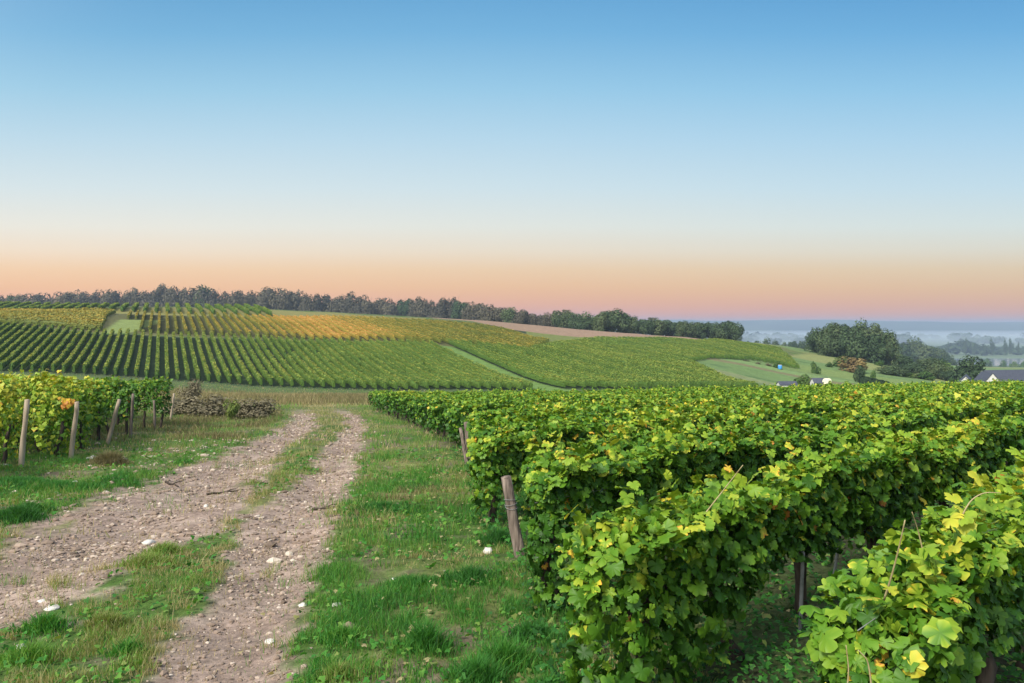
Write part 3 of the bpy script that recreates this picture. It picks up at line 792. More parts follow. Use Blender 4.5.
for (n, y0, y1, hs, wd) in ((150000, 3.2, 8, .055, .0042), (170000, 8, 18, .075, .0075), (120000, 18, 48, .10, .016), (90000, 46, 104, .20, .035)):
    y = y0 + (y1 - y0) * rng.random(n) ** .9; x = y * rng.uniform(-.76, .30, n) + rng.uniform(-.4, .4, n)
    d = dirt_mask(x, y); lush = fbm(x * .9, y * .9, 71, 3); tuft = .6 * fbm(x * 3.2, y * 3.2, 72, 3) + .8 * vn(x * 7, y * 7, 73)
    mid = (x > np.interp(y, *XL)) & (x < np.interp(y, *XR))
    keep = rng.random(n) < np.clip((.52 + 1.3 * tuft + .8 * lush) - 1.3 * d, .05, 1)
    keep &= x < np.interp(y, *BX) + .9
    x = x[keep]; y = y[keep]; lush = lush[keep]; tuft = tuft[keep]; mid = mid[keep]
    h = hs * np.exp(rng.normal(0, .35, len(x))) * (1 + .7 * np.clip(tuft, -.6, 1) + .5 * lush)
    # dark, lush edge along the vines; dull, tufty strip between the ruts
    tint = .38 - .30 * lush + rng.normal(0, .13, len(x)) + .28 * mid + .16 * sst(10, 22, y)
    tint += .06 * (x < np.interp(y, *XL) - 1.2) * sst(8, 11, y) - .12 * (x < np.interp(y, *XL) - .8) * (y < 20) * (tuft > 0) + .35 * sst(.05, .4, d[keep]) * rng.random(len(x))
    tint += .35 * (vn(x / .8, y / 1.1, 75) > .45) * rng.random(len(x))
    dead = fbm(x * 1.1, y * 1.1, 131, 3) + rng.normal(0, .12, len(x)) > .20
    tint = np.where(dead, tint + rng.uniform(.2, .65, len(x)), tint); h = np.where(dead, h * .75, h)
    add_blades(x, y, np.clip(h, .015, .22), wd * rng.uniform(.6, 1.3, len(x)), np.clip(tint, 0, 1), .8)
# separate lush tussocks
TUS = [(20, 9.2, .30, .17, .12), (30, 9.6, .25, .14, .15), (150, 6.9, .28, .12, .62), (165, 7.5, .24, .12, .60), (45, 5.3, .18, .12, .30), (108, 5.4, .16, .10, .66), (30, 4.7, .2, .11, .45), (128, 4.75, .12, .10, .3),
       (500, 8.0, .25, .16, .10), (425, 4.8, .16, .18, .22), (505, 4.6, .22, .16, .30), (478, 4.3, .2, .15, .2), (340, 5.0, .16, .1, .34), (545, 4.1, .2, .12, .26), (408, 6.4, .25, .1, .2),
       (385, 10, .5, .09, .15), (440, 4.0, .15, .12, .25), (530, 5.0, .2, .12, .15), (335, 4.3, .13, .09, .6), (470, 6.4, .3, .12, .15), (60, 12, .7, .12, .2), (15, 12.5, .8, .12, .18), 
       ]
for px, d, r, h, ti in TUS:
    n = int(900 * (r / .2) ** 1.2); a = rng.uniform(0, 2 * np.pi, n); q = np.abs(rng.normal(0, .5, n)) * r
    cx = (px - 512) / F * d; x = cx + np.cos(a) * q * 1.3; y = d + np.sin(a) * q
    hh = h * np.exp(-(q / r) ** 2) * rng.uniform(.5, 1.2, n) + .02
    add_blades(x, y, hh, rng.uniform(.003, .007, n) * (1 + d / 12), np.clip(ti + rng.normal(0, .08, n), 0, 1), .9)
me = mesh_np('grass', np.concatenate(V), FS, {'tint': np.concatenate(T)})
stuff(link('grass', me, M['grass']), 'short green and olive grass covering the verges of the track', 'grass')

# broad-leaved weeds in the verge and under the near vines
n = 55000
y = 2.4 + 16 * rng.random(n) ** 1.5; x = y * rng.uniform(-.72, .72, n)
b = np.interp(y, *BX); under = x > b - .1
cl = fbm(x * 1.7, y * 1.7, 81, 3)
keep = (rng.random(n) < np.where(under, .9, .35 + .8 * cl) - dirt_mask(x, y) * 1.2)
x = x[keep]; y = y[keep]; under = under[keep]; nk = len(x)
pos = np.stack([x, y, G(x, y) + rng.uniform(.01, .10, nk) * np.where(under, 1.4, .6)], -1)
ti = np.clip(np.where(under, .13, .33) + rng.normal(0, .12, nk), 0, 1); ti = np.where(rng.random(nk) < .03, .62, ti)
stuff(link('weeds', foliage_mesh('weeds', [(pos, np.array([0, 0, 1.0]) + rng.normal(0, .5, (nk, 3)), rng.normal(0, 1, (nk, 3)), rng.uniform(.012, .032, nk) * (1 + y / 12), ti, 1)]), M['grass']),
      'small broad-leaved weeds on the verge and beneath the vines', 'weeds')

rng = np.random.default_rng(14)
n = 1500; y = 2.8 + 15 * rng.random(n) ** 1.3; b = np.interp(y, *BX); x = b + rng.normal(.4, 1.1, n); x = np.minimum(x, b + 4)
pos = np.stack([x, y, G(x, y) + rng.uniform(.015, .07, n)], -1)
stuff(link('fallen_leaves', foliage_mesh('fallen_leaves', [(pos, np.array([0, 0, 1.0]) + rng.normal(0, .4, (n, 3)), rng.normal(0, 1, (n, 3)), rng.uniform(.02, .045, n), np.clip(rng.normal(.84, .12, n), .3, 1), 1)]), M['grass']),
      'fallen brown vine leaves along the row ends', 'fallen leaves')
# tall dry grass on the headland
rng = np.random.default_rng(12); V = []; FS = []; T = []; o_ = 0
n = 26000; y = 50 + 45 * rng.random(n); x = y * rng.uniform(-.50, -.08, n)
k_ = rng.random(n) < .75 + .5 * vn(x / 3, y / 4, 91); x = x[k_]; y = y[k_]
add_blades(x, y, rng.uniform(.2, .6, len(x)), rng.uniform(.02, .05, len(x)), np.clip(.28 + .3 * vn(x / 4, y / 3, 99) + rng.normal(0, .2, len(x)), 0, 1), .5)
n = 26000; y = 21 + 19 * rng.random(n); x = np.interp(y, *XL) - 1.0 - rng.gamma(2.0, 1.6, n)
k_ = (rng.random(n) < .35 + .9 * vn(x / 1.2, y / 1.6, 98)); x = x[k_]; y = y[k_]
add_blades(x, y, rng.uniform(.06, .30, len(x)), rng.uniform(.008, .02, len(x)), np.clip(.10 + rng.normal(0, .22, len(x)), 0, 1), .9)
n = 9000; y = 9.5 + 3.5 * rng.random(n); x = np.interp(y, *BX) - rng.uniform(.2, 1.6, n)
k_ = vn(x / .8, y / .4, 93) > .15; x = x[k_]; y = y[k_]
add_blades(x, y, rng.uniform(.03, .12, len(x)), rng.uniform(.004, .009, len(x)), np.clip(.25 + rng.normal(0, .2, len(x)), 0, 1), .9)
stuff(link('dry_grass', mesh_np('dry_grass', np.concatenate(V), FS, {'tint': np.concatenate(T)}), M['dry']), 'tan dry grass on the headland between track and far vineyard', 'dry grass')

# ---------------------------------------------------------------- gravel and stones
def pebble_template(sub):
    import bmesh
    bm = bmesh.new(); bmesh.ops.create_icosphere(bm, subdivisions=sub, radius=1)
    v = np.array([q.co[:] for q in bm.verts]); f = np.array([[w_.index for w_ in q.verts] for q in bm.faces]); bm.free(); return v, f
P1 = pebble_template(1); P2 = pebble_template(2); P3 = pebble_template(3)
rng = np.random.default_rng(21)
def pebbles(x, y, r, tpl, sink=.25):
    v, f = tpl; n = len(x)
    sc_ = r[:, None] * np.stack([rng.uniform(.8, 1.5, n), rng.uniform(.7, 1.2, n), rng.uniform(.35, .75, n)], -1)
    a = rng.uniform(0, 2 * np.pi, n); ca, sa = np.cos(a), np.sin(a)
    w_ = v[None] * (1 + rng.normal(0, .13, (n, len(v), 1))) * sc_[:, None]
    X = w_[..., 0] * ca[:, None] - w_[..., 1] * sa[:, None]; Y = w_[..., 0] * sa[:, None] + w_[..., 1] * ca[:, None]
    V_ = np.stack([X + x[:, None], Y + y[:, None], w_[..., 2] + (G(x, y) + sc_[:, 2] * (.5 - sink))[:, None]], -1).reshape(-1, 3)
    return V_, (f[None] + (np.arange(n) * len(v))[:, None, None]).reshape(-1, 3), len(v)
VV = []; FF = []; TT = []; o_ = 0
for n, y0, y1, rm in ((15000, 3.3, 8, .0085), (15000, 7.5, 17, .014), (9000, 17, 38, .026)):
    y = y0 + (y1 - y0) * rng.random(n); cx = np.where(rng.random(n) < .45, np.interp(y, *XR), np.interp(y, *XL)); x = cx + rng.normal(0, .62, n)
    k_ = (rng.random(n) < .06 + dirt_mask(x, y)) & (fbm(x * 2, y * 2, 95, 2) + rng.normal(0, .5, n) > -.1); x = x[k_]; y = y[k_]
    r_ = rm * np.exp(rng.normal(0, .5, len(x)))
    v, f, kk = pebbles(x, y, np.clip(r_, .004, .06), P1)
    VV.append(v); FF.append(f + o_); o_ += len(v); TT.append(np.repeat(np.clip(rng.normal(.5, .25, len(x)), 0, 1), kk))
y = 8 + 14 * rng.random(500); x = np.interp(y, *XL) - .8 - rng.gamma(1.5, 1.3, 500)
v, f, kk = pebbles(x, y, .028 * np.exp(rng.normal(0, .4, 500)), P1)
VV.append(v); FF.append(f + o_); o_ += len(v); TT.append(np.repeat(np.clip(rng.normal(.75, .2, 500), 0, 1), kk))
m, t, out = mat_new('gravel_stone')
at = nn(t, 'ShaderNodeAttribute', attribute_name='tint'); r = nn(t, 'ShaderNodeValToRGB'); e = r.color_ramp.elements
e[0].color = (.12, .088, .068, 1); e[1].color = (.50, .42, .35, 1); x_ = e.new(.65); x_.color = (.27, .20, .155, 1)
p = nn(t, 'ShaderNodeBsdfPrincipled'); p.inputs['Roughness'].default_value = .9; p.inputs['Specular IOR Level'].default_value = .15
t.links.new(at.outputs['Fac'], r.inputs[0]); t.links.new(r.outputs[0], p.inputs['Base Color']); t.links.new(p.outputs[0], out.inputs['Surface'])
stuff(link('gravel', mesh_np('gravel', np.concatenate(VV), FF, {'tint': np.concatenate(TT)}), m), 'pinkish gravel scattered over the wheel ruts', 'gravel')
STN = [(303, 599, .034, 'white limestone on the right edge of the track beside the grass'), (337, 602, .030, 'small white stone in the grass just right of the track'),
       (488, 552, .055, 'pale grey stone at the foot of the leaning wooden post'), (341, 637, .024, 'round white pebble in the grass low in the picture centre'),
       (149, 543, .050, 'pale stone at the inner edge of the left wheel rut'), (53, 606, .050, 'white stone in the left wheel rut near the left edge'),
       (42, 599, .040, 'smaller white stone just behind another in the left rut'), (93, 460, .11, 'pinkish rock in the grass left of the brown tussock'),
       (124, 461, .10, 'flat pale rock in the grass right of the brown tussock'), (4, 468, .12, 'reddish grey rock in the grass at the left edge'),
       (74, 484, .10, 'flat pale rock in the grass before the wooden posts'), (270, 632, .030, 'white stone in the right wheel rut at the bottom'),
       (206, 505, .04, 'small whitish stone between the two wheel ruts'), (516, 655, .03, 'pale stone in the grass by the lowest vine leaves'),
       (393, 576, .025, 'pale pebble in the middle of the green verge'), (20, 644, .035, 'grey stone at the left border of the picture')]
for i, (px, py, r_, lab) in enumerate(STN):
    d = 1.75 * F / (py - 379.5); x = np.array([(px - 512) / F * d]); y = np.array([d])
    v, f, kk = pebbles(x, y, np.array([r_]), P2, .35)
    org = np.array([x[0], y[0], g1(x[0], y[0])])
    tag(link('stone', mesh_np('stone', v - org, f, smooth=i % 2 == 0), M['stone'], loc=tuple(org)), lab, 'stone', 'loose stones by the track')
# twigs lying on the track
for i, (px, py, ln, a, lab) in enumerate([(225, 489, .55, .15, 'dark broken twig lying across the track where the ruts begin to part'), (325, 508, .4, -.3, 'short dark twig at the right edge of the track'),
                                          (172, 484, .35, -.5, 'dark stick on the grassy left side of the track')]):
    d = 1.75 * F / (py - 379.5); x = (px - 512) / F * d
    tt = np.linspace(-.5, .5, 7) * ln; pts = np.stack([x + tt * math.cos(a), d + tt * math.sin(a) + .02 * np.sin(tt * 30), 0 * tt], -1)
    pts[:, 2] = G(pts[:, 0], pts[:, 1]) + .02; org = pts[3].copy()
    v, f = tube(pts - org, np.linspace(.022, .008, 7), 6, i, .1); v2, f2 = tube(np.array([pts[3], pts[3] + [.08, .06, .03], pts[3] + [.15, .09, .03]]) - org, [.01, .008, .004], 5)
    v, f = join([(v, f), (v2, f2)])
    tag(link('twig', mesh_np('twig', v, f, smooth=True), M['bark'], loc=tuple(org)), lab, 'twig', 'twigs on the track')

# ---------------------------------------------------------------- bushes, thicket
def blob_leaves(rng, n, rx, ry, rz, cz, lobes, card, tint0, tsd=.12):
    """leaf cards spread near the surfaces of several overlapping lobes"""
    lc = rng.normal(0, .42, (lobes, 3)); lc = lc / np.maximum(1, np.linalg.norm(lc, axis=1))[:, None] * np.array([rx, ry, rz]) * .9
    lr = rng.uniform(.36, .62, lobes); lt = rng.normal(0, tsd * .8, lobes)
    i = rng.integers(0, lobes, n); dv = unit(rng.normal(0, 1, (n, 3)))
    rr = rng.uniform(.45, 1.0, n) ** .5
    pos = lc[i] * .85 + dv * (lr[i] * rr)[:, None] * np.array([rx, ry, rz]); pos[:, 2] += cz
    nor = dv + np.array([0, 0, .35]) + rng.normal(0, .28, (n, 3))
    return pos, nor, rng.normal(0, 1, (n, 3)), card * rng.uniform(.5, 1.4, n), np.clip(tint0 + lt[i] + rng.normal(0, tsd * .55, n), 0, 1)
def make_tree(name, seed, h, w, base, mat, card=.5, n=1500, lobes=14, tint=.5, label='', cat='tree', group=None, trunk_r=None, dep=None):
    """unit at the origin: trunk with limbs, crown from BASE to H, W wide"""
    rng = np.random.default_rng(seed); root = thing(name, label, cat, (0, 0, 0), 0, group)
    cz = (h + base) / 2; rz = (h - base) / 2
    pos, nor, tip, sz, ti = blob_leaves(rng, n, w / 2, (dep or w) / 2, rz, cz, lobes, card, tint)
    link('crown', foliage_mesh(name + '_crown', [(pos, nor, tip, sz, ti, 3)]), M[mat], root)
    tr = trunk_r or h * .022
    zz = np.linspace(-.4, cz + rz * .4, 7); wob = rng.normal(0, tr * .5, (7, 2)).cumsum(0)
    tp_ = np.stack([wob[:, 0], wob[:, 1], zz], -1); parts = [tube(tp_, tr * np.linspace(1.25, .25, 7), 8, seed, .06)]
    for j in range(7):
        a = rng.uniform(0, 2 * np.pi); i0 = rng.integers(3, 6); p_ = tp_[i0]; l_ = w * rng.uniform(.25, .42)
        e_ = p_ + np.array([math.cos(a) * l_, math.sin(a) * l_, rz * rng.uniform(.3, .9)])
        md = (p_ + e_) / 2 + np.array([0, 0, -rz * .08]); parts.append(tube(np.array([p_, md, e_]), tr * np.array([.45, .28, .1]), 6, seed + j, .05))
    v, f = join(parts); link('trunk', mesh_np(name + '_trunk', v, f, smooth=True), M['trunk'], root)
    return root
used = {}
def put_tree(proto, px, d, h, w, label, group, rz=None, base_py=None):
    """proto is modelled 1 m high and 1 m wide"""
    x = (px - 512) / F * d; z = g1(x, d) - .09 * h
    rz = rz if rz is not None else (px * 1.37) % 6.28
    if proto not in used:
        used[proto] = 1; r = proto; r.location = (x, d, z); r.rotation_euler = (0, 0, rz); r.scale = (w, w, h); r['label'] = label
        if group: r['group'] = group
        return r
    return copy_tree(proto, (x, d, z), rz, (w, w, h), label, group)
def proto(name, seed, mat, base=-.02, n=3400, lobes=15, card=.052, tint=.5, cat='tree', trunk_r=.02, asp=1.0):
    return make_tree(name, seed, 1.0, 1.0, base, mat, card, n, lobes, tint, cat=cat, trunk_r=trunk_r)
AUT = [proto('autumn_tree', 40 + i, 'autumn', -.06, 3200, 15 + i, .052, .35 + .1 * i) for i in range(4)]
GRN = [proto('broadleaf_tree', 60 + i, 'tree', -.05, 3400, 16 + 2 * i, .052, .35 + .1 * i) for i in range(5)]
BSH = [proto('bush', 80 + i, 'bush', -.25, 2000, 12, .08, .35 + .12 * i, 'bush') for i in range(3)]
RUS = proto('russet_bush', 90, 'russet', -.25, 2000, 12, .07, .5, 'bush')
BRM = [proto('bramble_bush', 95 + i, 'bramble', -.2, 2200, 16, .045, .45, 'bush') for i in range(2)]

# brown thicket left of the track, beyond the last posts
for px, d, h, w, lab in ((176, 37, .85, 2.3, 'brown bramble bush at the left end of the thicket beyond the lone post'), (192, 36, 1.0, 2.2, 'brown bramble bush in the thicket, behind the weeds'),
                         (212, 35, 1.1, 2.1, 'brown bramble bush left of the yellowish shrub'), (243, 33.5, 1.05, 2.2, 'dark brown bramble bush right of the yellowish shrub'),
                         (262, 33.5, .95, 1.9, 'brown bramble bush at the right end of the thicket')):
    put_tree(BRM[int(px) % 2], px, d, h, w, lab, 'brown bramble bushes left of the track')
put_tree(BRM[0], 193, 60, 1.9, 2.0, 'round grey-brown bush rising behind the bramble thicket', None)
YSH = proto('yellow_shrub', 99, 'bush', .0, 700, 8, .07, .95, 'shrub'); put_tree(YSH, 233, 31.5, 1.05, .8, 'small yellowish shrub in the middle of the brown thicket', None)
# dead tussock in the left verge
rng = np.random.default_rng(31); V = []; FS = []; T = []; o_ = 0
cx = (110 - 512) / F * 15.2; n = 2500; a = rng.uniform(0, 6.283, n); q = np.abs(rng.normal(0, .5, n)) * .42
add_blades(cx + np.cos(a) * q, 15.2 + np.sin(a) * q * .7, .28 * np.exp(-(q / .4) ** 2) * rng.uniform(.6, 1.2, n) + .02, rng.uniform(.006, .014, n), np.clip(rng.normal(.1, .12, n), 0, 1), .9)
tag(link('dry_tussock', mesh_np('dry_tussock', np.concatenate(V), FS, {'tint': np.concatenate(T)}), M['dry']), 'brown dead tussock in the bright green grass before the left posts', 'tussock')

# ---------------------------------------------------------------- wood along the crest
prof = [(-30, 296), (0, 294), (30, 290), (70, 289), (110, 287), (150, 284), (175, 281), (200, 284), (235, 288), (258, 286), (275, 284), (300, 286), (325, 289), (345, 290), (362, 292), (380, 296),
        (405, 294), (430, 297), (452, 293), (470, 300), (500, 304), (520, 309), (545, 312), (570, 310), (590, 315), (614, 307), (628, 313), (650, 318), (680, 320), (700, 321), (714, 319), (732, 318)]
ppx = [a for a, b in prof]; ppy = [b for a, b in prof]
rng = np.random.default_rng(77); px = -26.0; wood = []
while px < 736:
    d = np.interp(px, [0, 400, 500, 600, 740], [600, 540, 400, 305, 288]) + rng.uniform(-10, 14)
    top = np.interp(px, ppx, ppy) - 1 + rng.choice([0, 1, 2, -1.0], p=[.4, .3, .2, .1]) + rng.normal(0, .5)
    wood.append((px, d, top)); px += rng.uniform(6.5, 11) * (1 if px < 500 else .9)
for i, (px, d, top) in enumerate(wood):
    zt = -(top - HZ) / F * d; x = (px - 512) / F * d; h = zt - g1(x, d)
    wpx = rng.uniform(17, 27) if px < 500 else rng.uniform(16, 22)
    if abs(px - 614) < 6: wpx = 30
    pr = AUT[rng.integers(0, 4)] if (px < 560 and rng.random() < .9) else GRN[rng.integers(0, 5)]
    kind = 'brownish autumn' if pr in AUT else 'dark green'
    put_tree(pr, px, d, h * 1.03, wpx / F * d, f'{kind} tree, {ordinal(i + 1)} from the left in the wood along the skyline crest', 'trees of the wood along the crest')

# ---------------------------------------------------------------- valley on the right
gr = 'dark trees of the round grove'
GV = [(820, 252, 322, 26), (833, 250, 319, 26), (846, 248, 318.5, 26), (858, 252, 319.5, 26), (870, 250, 321, 26), (881, 254, 323, 24), (890, 250, 327, 22), (815, 258, 328, 18), (827, 244, 327, 24),
      (852, 242, 326, 28), (874, 243, 329, 26), (840, 262, 321, 26), (864, 262, 320, 24), (887, 262, 330, 20)]
for i, (px, d, top, w) in enumerate(sorted(GV)):
    x = (px - 512) / F * d; h = -(top - HZ) / F * d - g1(x, d)
    put_tree(GRN[i % 5], px, d, h, w / F * d, f'dark green tree, {ordinal(i + 1)} from the left in the round grove on the meadow', gr)
def tree_px(pr, px, d, top, wpx, lab, grp=None, base=None):
    x = (px - 512) / F * d; z0 = g1(x, d); h = -(top - HZ) / F * d - z0
    return put_tree(pr, px, d, h, wpx / F * d, lab, grp)
tree_px(RUS, 853, 200, 354, 27, 'russet round bush in front of the dark grove')
tree_px(BSH[0], 841, 210, 355, 18, 'grey-green bush left of the russet one below the grove')
tree_px(GRN[1], 860, 172, 362, 12, 'small round green tree on a thin stem before the russet bush')
tree_px(BSH[2], 804, 140, 374, 20, 'round dark green bush right above the vines, left of the low shed')
tree_px(BSH[0], 777, 184, 361, 9, 'small dark bush above the blue water butt on the meadow')
tree_px(BSH[0], 815, 186, 361, 9, 'small lone bush in the middle of the meadow')
tree_px(GRN[2], 891, 205, 365, 30, 'spreading green tree with a flat crown right of the clipped hedge')
for i, (px, d, top, w) in enumerate([(722, 186, 355, 9), (733, 186, 355.5, 8), (745, 185, 356, 9), (758, 184, 358, 8), (768, 184, 359, 7)]):
    tree_px(BRM[i % 2], px, d, top + 4, w, f'small brownish hedge bush, {ordinal(i + 1)} from the left along the meadow edge below the vineyard', 'hedge bushes along the meadow edge')
for px, d, top, w, lab in ((829, 205, 362, 8, 'small round shrub halfway between the lone meadow bush and the russet one'), (880, 230, 360, 10, 'low dark shrub at the foot of the grove, right of the russet bush'),
                           (873, 180, 369, 7, 'tiny green shrub on the meadow above the clipped hedge')):
    tree_px(BSH[int(px) % 3], px, d, top, w, lab)
gg = 'garden trees before the hazy wood'
for i, (px, d, top, w) in enumerate([(904, 240, 353, 18), (912, 225, 361, 20), (921, 245, 358, 22), (930, 250, 355, 20), (935, 220, 361, 24), (944, 250, 358, 20), (925, 205, 371, 20), (908, 205, 372, 16), (948, 215, 369, 16)]):
    tree_px((GRN + BSH)[i % 8], px, d, top, w, f'green garden tree, {ordinal(sorted([904, 912, 921, 930, 935, 944, 925, 908, 948]).index(px) + 1)} from the left between grove and round tree', gg)
RND = make_tree('broadleaf_tree', 171, 1.0, 1.0, -.1, 'tree', .06, 3600, 34, .3, trunk_r=.03)
tree_px(RND, 968, 200, 354, 30, 'large round dark tree behind the white gable')
tree_px(BSH[1], 958, 205, 374, 14, 'low green bush left of the small white gable')
gh = 'hazy wood right of the grove'
for i, (px, d, top, w) in enumerate([(902, 640, 339, 24), (912, 660, 337, 24), (922, 650, 340, 22), (931, 665, 343, 22), (938, 655, 345, 18), (944, 650, 350, 14), (950, 660, 355, 12), (897, 670, 342, 18)]):
    tree_px(GRN[(i * 2) % 5], px, d, top, w, f'hazy dark tree, {ordinal(sorted([902, 912, 922, 931, 938, 944, 950, 897]).index(px) + 1)} from the left in the wood right of the grove', gh)
gb = 'hazy trees beyond the ridge left of the grove'
for i, (px, d, top, w) in enumerate([(748, 520, 339, 11), (757, 540, 337.5, 12), (766, 520, 337, 13), (775, 530, 338, 11), (783, 540, 341, 9), (793, 500, 338.5, 12), (802, 510, 337.5, 12), (809, 500, 340, 9)]):
    tree_px(GRN[i % 5], px, d, top, w, f'small hazy tree, {ordinal(i + 1)} from the left beyond the ridge left of the grove', gb)
# bushes on the river bank
for i, (px, top, w) in enumerate([(986, 358, 14), (1003, 360, 9), (1014, 361, 10), (1023, 360, 9)]):
    tree_px(BSH[i % 3], px, 880 - 30 * i, top, w, f'hazy bank bush before the pale river, {ordinal(i + 1)} from the left', 'bushes before the river')
# clipped hedge
x0, x1, d = (861 - 512) / F * 165, (888 - 512) / F * 165, 165.0
hz = thing('clipped_hedge', 'long dark clipped hedge sloping down to the right above the vines', 'hedge', ((x0 + x1) / 2, d, g1((x0 + x1) / 2, d)))
rng = np.random.default_rng(5); n = 2600; cx = (x0 + x1) / 2; gz = g1(cx, d)
u = rng.uniform(-1, 1, n); xx = u * (x1 - x0) / 2; fc = rng.integers(0, 3, n)
topz = -(np.interp(u, [-1, 1], [376.5, 382.5]) - HZ) / F * d - gz
yy = np.where(fc == 0, -.7, np.where(fc == 1, .7, rng.uniform(-.7, .7, n))); zz = np.where(fc == 2, topz, rng.uniform(0, 1, n) * topz)
pos = np.stack([xx, yy + rng.normal(0, .08, n), zz + rng.normal(0, .06, n)], -1)
nor = np.stack([0 * u, np.where(fc == 0, -1, np.where(fc == 1, 1, 0)), np.where(fc == 2, 1, .3)], -1) + rng.normal(0, .3, (n, 3))
link('foliage', foliage_mesh('hedge_foliage', [(pos, nor, rng.normal(0, 1, (n, 3)), rng.uniform(.3, .55, n), np.clip(rng.normal(.1, .1, n), 0, 1), 3)]), M['tree'], hz)
tz = [float(-(q - HZ) / F * d - gz) for q in (376.8, 382.8)]
a = (x1 - x0) / 2
v = np.array([[-a, -.6, 0], [a, -.6, 0], [a, .6, 0], [-a, .6, 0], [-a, -.6, tz[0]], [a, -.6, tz[1]], [a, .6, tz[1]], [-a, .6, tz[0]]])
f = np.array([[0, 3, 2, 1], [4, 5, 6, 7], [0, 1, 5, 4], [1, 2, 6, 5], [2, 3, 7, 6], [3, 0, 4, 7]])
link('twigs', mesh_np('hedge_core', v, f, {'tint': np.full(8, .1)}), M['tree'], hz)

# far riverside wood: one hazy mass, with single poplars standing out of it
rng = np.random.default_rng(8); LS = []
for i in range(190):
    px = rng.uniform(925, 1120) if i < 120 else rng.uniform(740, 935); d = rng.uniform(1420, 1800); x = (px - 512) / F * d
    top = np.interp(px, [740, 900, 940, 952, 965, 975, 990, 1024, 1120], [352, 350, 349, 343, 340, 343, 349, 350, 349]) + rng.normal(0, 1.5)
    h = max(6, -(top - HZ) / F * d + 58); w = rng.uniform(18, 34)
    pos, nor, tip, sz, ti = blob_leaves(rng, 260, w / 2, w / 2, h / 2, h / 2, 7, 4.0, .4)
    pos += np.array([x, d, -58.0]); LS.append((pos, nor, tip, sz, ti, 3))
stuff(link('riverside_wood', foliage_mesh('riverside_wood', LS), M['tree']), 'blue hazy wood on the far side of the river', 'wood')
LS = []
for i in range(170):
    px = rng.uniform(735, 1140); d = rng.choice([2350, 2700, 3150]) + rng.uniform(-60, 60); x = (px - 512) / F * d
    if vn(px / 22, d / 100, 5) < -.25: continue
    h = rng.uniform(16, 30); w = rng.uniform(35, 70)
    pos, nor, tip, sz, ti = blob_leaves(rng, 160, w / 2, w / 2, h / 2, h / 2, 6, 7.0, .4)
    pos += np.array([x, d, -58.0]); LS.append((pos, nor, tip, sz, ti, 3))
stuff(link('valley_wood', foliage_mesh('valley_wood', LS), M['tree']), 'faint tree lines on the misty valley floor', 'wood')
POP = make_tree('poplar_tree', 121, 1.0, 1.0, .05, 'tree', .07, 700, 9, .4, trunk_r=.02)
for i, (px, top, w) in enumerate([(966, 337, 4), (985, 344, 4), (992, 337, 6), (1005, 338, 5), (1011, 337, 6), (1018, 341, 4), (948, 341, 4), (975, 342, 5)]):
    d = 1400; x = (px - 512) / F * d; z0 = g1(x, d); h = -(top - HZ) / F * d - z0
    put_tree(POP, px, d, h, w / F * d, f'tall narrow hazy poplar, {ordinal(sorted([966, 985, 992, 1005, 1011, 1018, 948, 975]).index(px) + 1)} from the left above the riverside wood', 'poplars above the riverside wood')

# ---------------------------------------------------------------- buildings
def house(px, d, wid, dep, eave, ridge, label, rz=0.0, chimney=True, axis='x', win=2, z0=None, roofmat='slate', cat='house', name='house', over=.35):
    x = (px - 512) / F * d; z = g1(x, d) if z0 is None else z0
    root = thing(name, label, cat, (x, d, z), rz)
    a, b = wid / 2, dep / 2
    v = np.array([[-a, -b, -.6], [a, -b, -.6], [a, b, -.6], [-a, b, -.6], [-a, -b, eave], [a, -b, eave], [a, b, eave], [-a, b, eave], [-a, 0, ridge], [a, 0, ridge]])
    link('wall', mesh_np('house_wall', v, [np.array([[0, 1, 5, 4], [2, 3, 7, 6], [0, 3, 2, 1]]), np.array([[1, 2, 6, 9, 5], [3, 0, 4, 8, 7]])]), M['render'], root)
    sl_ = (ridge - eave) / b; t_ = .14; o2 = over
    P = [(-b - o2, eave - sl_ * o2), (0, ridge), (b + o2, eave - sl_ * o2)]
    vv = []; 
    for xx in (-a - o2 * .6, a + o2 * .6):
        for (yy, zz) in P: vv.append((xx, yy, zz + .02))
        for (yy, zz) in P: vv.append((xx, yy, zz + t_))
    f = np.array([[3, 9, 10, 4], [4, 10, 11, 5], [0, 1, 7, 6], [1, 2, 8, 7], [0, 6, 9, 3], [2, 5, 11, 8], [0, 3, 4, 1], [1, 4, 5, 2], [6, 7, 10, 9], [7, 8, 11, 10]])
    rf = link('roof', mesh_np('house_roof', np.array(vv), f), M[roofmat], root)
    if chimney:
        v, f = box(a * .45, a * .45 + .7, -.3, .3, ridge - .5, ridge + .7); v2, f2 = box(a * .45 - .06, a * .45 + .76, -.36, .36, ridge + .7, ridge + .8)
        v, f = join([(v, f), (v2, f2)]); link('chimney', mesh_np('chimney', v, f), M['render'], rf)
    for j in range(win):
        cx = -a + (j + .5) * wid / win
        fr = join([box(cx - .5, cx + .5, -b - .04, -b + .02, 1.0, 1.08), box(cx - .5, cx + .5, -b - .04, -b + .02, 2.1, 2.18), box(cx - .5, cx - .42, -b - .04, -b + .02, 1.08, 2.1), box(cx + .42, cx + .5, -b - .04, -b + .02, 1.08, 2.1)])
        wn = link('window', mesh_np('window_frame', *fr), M['render'], root)
        v, f = box(cx - .42, cx + .42, -b - .02, -b + .01, 1.08, 2.1); link('pane', mesh_np('window_pane', v, f), M['glass'], wn)
    return root
